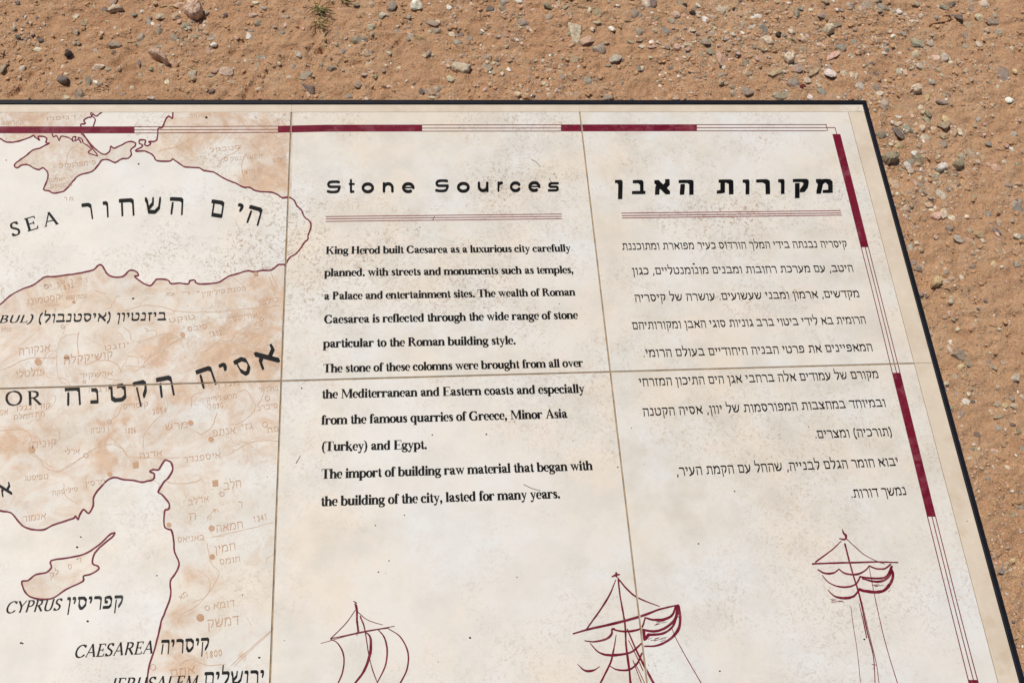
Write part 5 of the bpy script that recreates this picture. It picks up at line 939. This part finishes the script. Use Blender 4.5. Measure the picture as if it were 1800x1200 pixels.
# ------------------------------------------------------------------ straw, twig, grass
def tube(pts, r0, r1, k=6):
    V = []; Fs = []; n_ = len(pts)
    P_ = [Vector(p) for p in pts]
    for i, p in enumerate(P_):
        d = (P_[min(i+1, n_-1)]-P_[max(i-1, 0)]).normalized(); s_ = d.cross(Vector((0, 0, 1))); s_ = s_.normalized() if s_.length > 1e-4 else Vector((1, 0, 0)); u = s_.cross(d); r = r0+(r1-r0)*i/(n_-1)
        for j in range(k): a = 2*math.pi*j/k; V.append(p+s_*math.cos(a)*r+u*math.sin(a)*r)
    for i in range(n_-1):
        for j in range(k): a = i*k+j; b = i*k+(j+1) % k; Fs.append((a, b, b+k, a+k))
    Fs.append(tuple(range(k))[::-1]); Fs.append(tuple(range((n_-1)*k, n_*k))); return V, Fs
def laid(px_, r0, r1, z=.001, arch=.002):
    q = smooth(px_, 4) if len(px_) > 2 else [px_[0], ((px_[0][0]+px_[1][0])/2, (px_[0][1]+px_[1][1])/2), px_[1]]
    P_ = UN(q, 0.0); n_ = len(P_); c = P_.mean(0); z0 = max(gz(*p) for p in P_)
    pts = [(p[0]-c[0], p[1]-c[1], gz(*p)-z0+z*.5+r0*.6+arch*.3*math.sin(math.pi*i/(n_-1))) for i, p in enumerate(P_)]
    return tube(pts, r0, r1), (c[0], c[1], z0)
SW = [([(330,117.5),(340,122.5),(352,130),(361,138)],.0011,'short bent pale straw right of the slanting pinkish stone'),
 ([(581,57),(572,68),(562,84)],.0009,'straight pale straw lying below the green grass tuft'),
 ([(200,138),(207,150),(222,174)],.0008,'thin straw slanting towards the far rim left of the pinkish stone'),
 ([(281,12.5),(295,14),(311,15.5)],.0017,'thick pale grey stalk near the chunky brownish rock'),
 ([(223,76),(240,76)],.0014,'stubby pale straw right of the grey triangular stone'),
 ([(224,77),(226,89)],.0007,'thin upright straw crossing the stubby one by the grey triangular stone'),
 ([(216,87),(229,88)],.0006,'fine straw just below the grey triangular stone'),
 ([(992,3),(1010,10),(1030,13),(1049,15)],.0010,'long thin curved straw above the cream wedge'),
 ([(1097,40),(1108,37),(1119,33)],.0010,'straight straw under the rough purplish stone'),
 ([(1056,42),(1068,43),(1078,44)],.0007,'fine straw right of the cream wedge'),
 ([(1056,29),(1060,26),(1063,22)],.0008,'short curved straw left of the rough purplish stone'),
 ([(370,82),(372,75)],.0011,'tiny upright straw between the grey stones left of the whitish one'),
 ([(1650,507),(1660,508),(1670,511)],.0008,'thin straw just below the lumpy yellow white stone'),
 ([(1795,1103),(1799,1116)],.0014,'pale straw at the far lower right, the longer of two'),
 ([(1784,1122),(1792,1119)],.0013,'pale straw at the far lower right, the shorter of two'),
 ([(1587,301),(1589,312),(1590,318)],.0007,'thin straw lying below the brightest white angular stone by the rim'),
 ([(1724,274),(1727,286)],.0006,'fine straw left of the pinkish block stone')]
for q, r_, lab in SW:
    (V, Fs), loc = laid(q, r_, r_*.8); o = obj('straw', mesh('straw', V, Fs), M_STRAW); o.location = loc
    tag(o, lab, 'straw', 'dry straws on the sand')
t0 = bpy.data.objects.new('straw_scraps', None); COL.objects.link(t0); t0.location = (*U(738, 67, 0), gz(*U(738, 67, 0)))
tag(t0, 'small bunch of pale broken straws caught beside a grey stone', 'straw bunch')
for q in [((727,60),(751,72)),((729,64),(746,71)),((733,68),(742,75)),((730,70),(748,68)),((726,67),(738,70)),((736,62),(750,70))]:
    (V, Fs), loc = laid(list(q), .0008, .0005, .001, .003); o = obj('stalk', mesh('stalk', V, Fs), M_STRAW, t0); o.location = Vector(loc)-t0.location
t0 = bpy.data.objects.new('twig', None); COL.objects.link(t0); t0.location = (*U(1655, 38, 0), gz(*U(1655, 38, 0)))
tag(t0, 'brown forked twig lying on the sand at the upper right', 'twig')
for nm_, q, r_ in (('stem', [(1633,47),(1640,42.5),(1650,39.5),(1663,36),(1677,31)], .0017), ('side_branch', [(1676,31.5),(1668,28),(1660,25)], .0010)):
    (V, Fs), loc = laid(q, r_, r_*.7); o = obj(nm_, mesh(nm_, V, Fs), M_TWIG, t0); o.location = Vector(loc)-t0.location
def tuft(cx, cy, lab, nb, nd, rad):
    t = bpy.data.objects.new('grass_tuft', None); COL.objects.link(t); bx_, by_ = U(cx, cy, 0); t.location = (bx_, by_, gz(bx_, by_)); tag(t, lab, 'grass tuft')
    r = random.Random(int(cx))
    for k in range(nb+nd):
        dry = k >= nb; a = r.uniform(0, 6.28) if not dry else r.uniform(3.6, 6.0); L = rad*r.uniform(.5, 1.0); hz_ = L*r.uniform(.12, .4); wd = .0019 if not dry else .0010; V = []; Fs = []
        sx, sy = r.uniform(-.006, .006), r.uniform(-.006, .006)
        for i in range(6):
            u = i/5; x = sx+math.cos(a+u*.5)*L*u; y = sy+math.sin(a+u*.5)*L*u; z = .002+hz_*math.sin(u*2.4); w_ = wd*(1-u*.85); px_, py_ = -math.sin(a+u*.5)*w_, math.cos(a+u*.5)*w_
            V += [(x-px_, y-py_, z+.0006), (x, y, z-.0004), (x+px_, y+py_, z+.0006)]
        for i in range(5): b = i*3; Fs += [(b, b+1, b+4, b+3), (b+1, b+2, b+5, b+4)]
        obj('blade' if not dry else 'dry_blade', mesh('blade', V, Fs), M_STRAW if dry else M_GRASS, t)
tuft(560, 22, 'small green grass tuft with dry blades at the top of the picture', 13, 9, .036)
tuft(562, 47, 'withered straw-coloured grass tuft just below the green one', 4, 24, .034)
tuft(603, 3, 'dark green grass sprig at the top edge right of the tuft', 9, 4, .030)
# crumbs of dirt on the tiles
VV = []; FF = []; off = 0
for x, y, s_ in [(363,207,6),(244,288.5,4),(11,282,3),(234,525,4.5),(251,328,2),(330,538,2),(530,682,3.5),(760,764,3),(855,763,3.5),(904,741,2.2),(711,905,2.5),(660,923,3),(684,985,3),(665,1005,3),(826,1120,4),(909,1014,2.4),(1219,464,5),(1228,955,3),(1265,1179,3.4),(456,1155,4.5),(154,1091,4),(37,1129,4),(40,1130,3),(136,961,4),(142,943,3),(426,1045,2.4),(276,1011,3),(136,982,2),(1519,1123,3.5),(590,450,2.5),(852,385,2.2),(984,424,2.4),(983,534,2.5),(1421,750,2.5),(1291,863,3),(1086,821,3),(870,382,2.6),(733,403,2.8),(738,400,2.6),(1104,599,2),(1304,493,2),(1700,915,2.5),(930,390,1.6),(616,238,2),(808,224,2),(887,352,2.4),(1140,1168,2),(470,838,2),(320,1176,2),(1007,775,2),(895,742,2),(1110,752,2),(500,1125,2),(345,240,1.5)]:
    V, Fs = tm1[int(x) % 12]; c = U(x, y, TOP); k = s_*.00078
    V = V*np.array([k*.45, k*.33, k*.22])+np.array([c[0], c[1], TOP+k*.12]); VV.append(V); FF.append(Fs+off); off += len(V)
for q in [[(934,281),(942,285),(950,294)],[(974,304),(976,310),(979,314)],[(520,814),(524,808),(528,800)],[(920,851),(935,858),(950,862)],[(760,388),(764,380)],[(965,315),(973,325)]]:
    P_ = UN(smooth(q, 4), TOP) if len(q) > 2 else UN([q[0], q[1]], TOP); V, Fs = tube([(p[0], p[1], TOP+.0007) for p in P_], .00028, .0002, 3)
    V = np.array([tuple(v) for v in V]); T3 = []
    for f in Fs:
        for i in range(1, len(f)-1): T3.append((f[0], f[i], f[i+1]))
    VV.append(V); FF.append(np.array(T3)+off); off += len(V)
dc = obj('dirt_crumbs', npmesh('dirt_crumbs', np.concatenate(VV), np.concatenate(FF)), M_DIRT)
tag(dc, 'dark crumbs of dirt and dust fibres lying on the tiles', 'dirt', None, 'stuff')
print('stones', len(named)+len(heroes), 'rest', len(rest), 'labels dup', len(named)-len({o['label'] for o, _ in named}), 'longest', max(len(o['label'].split()) for o, _ in named))
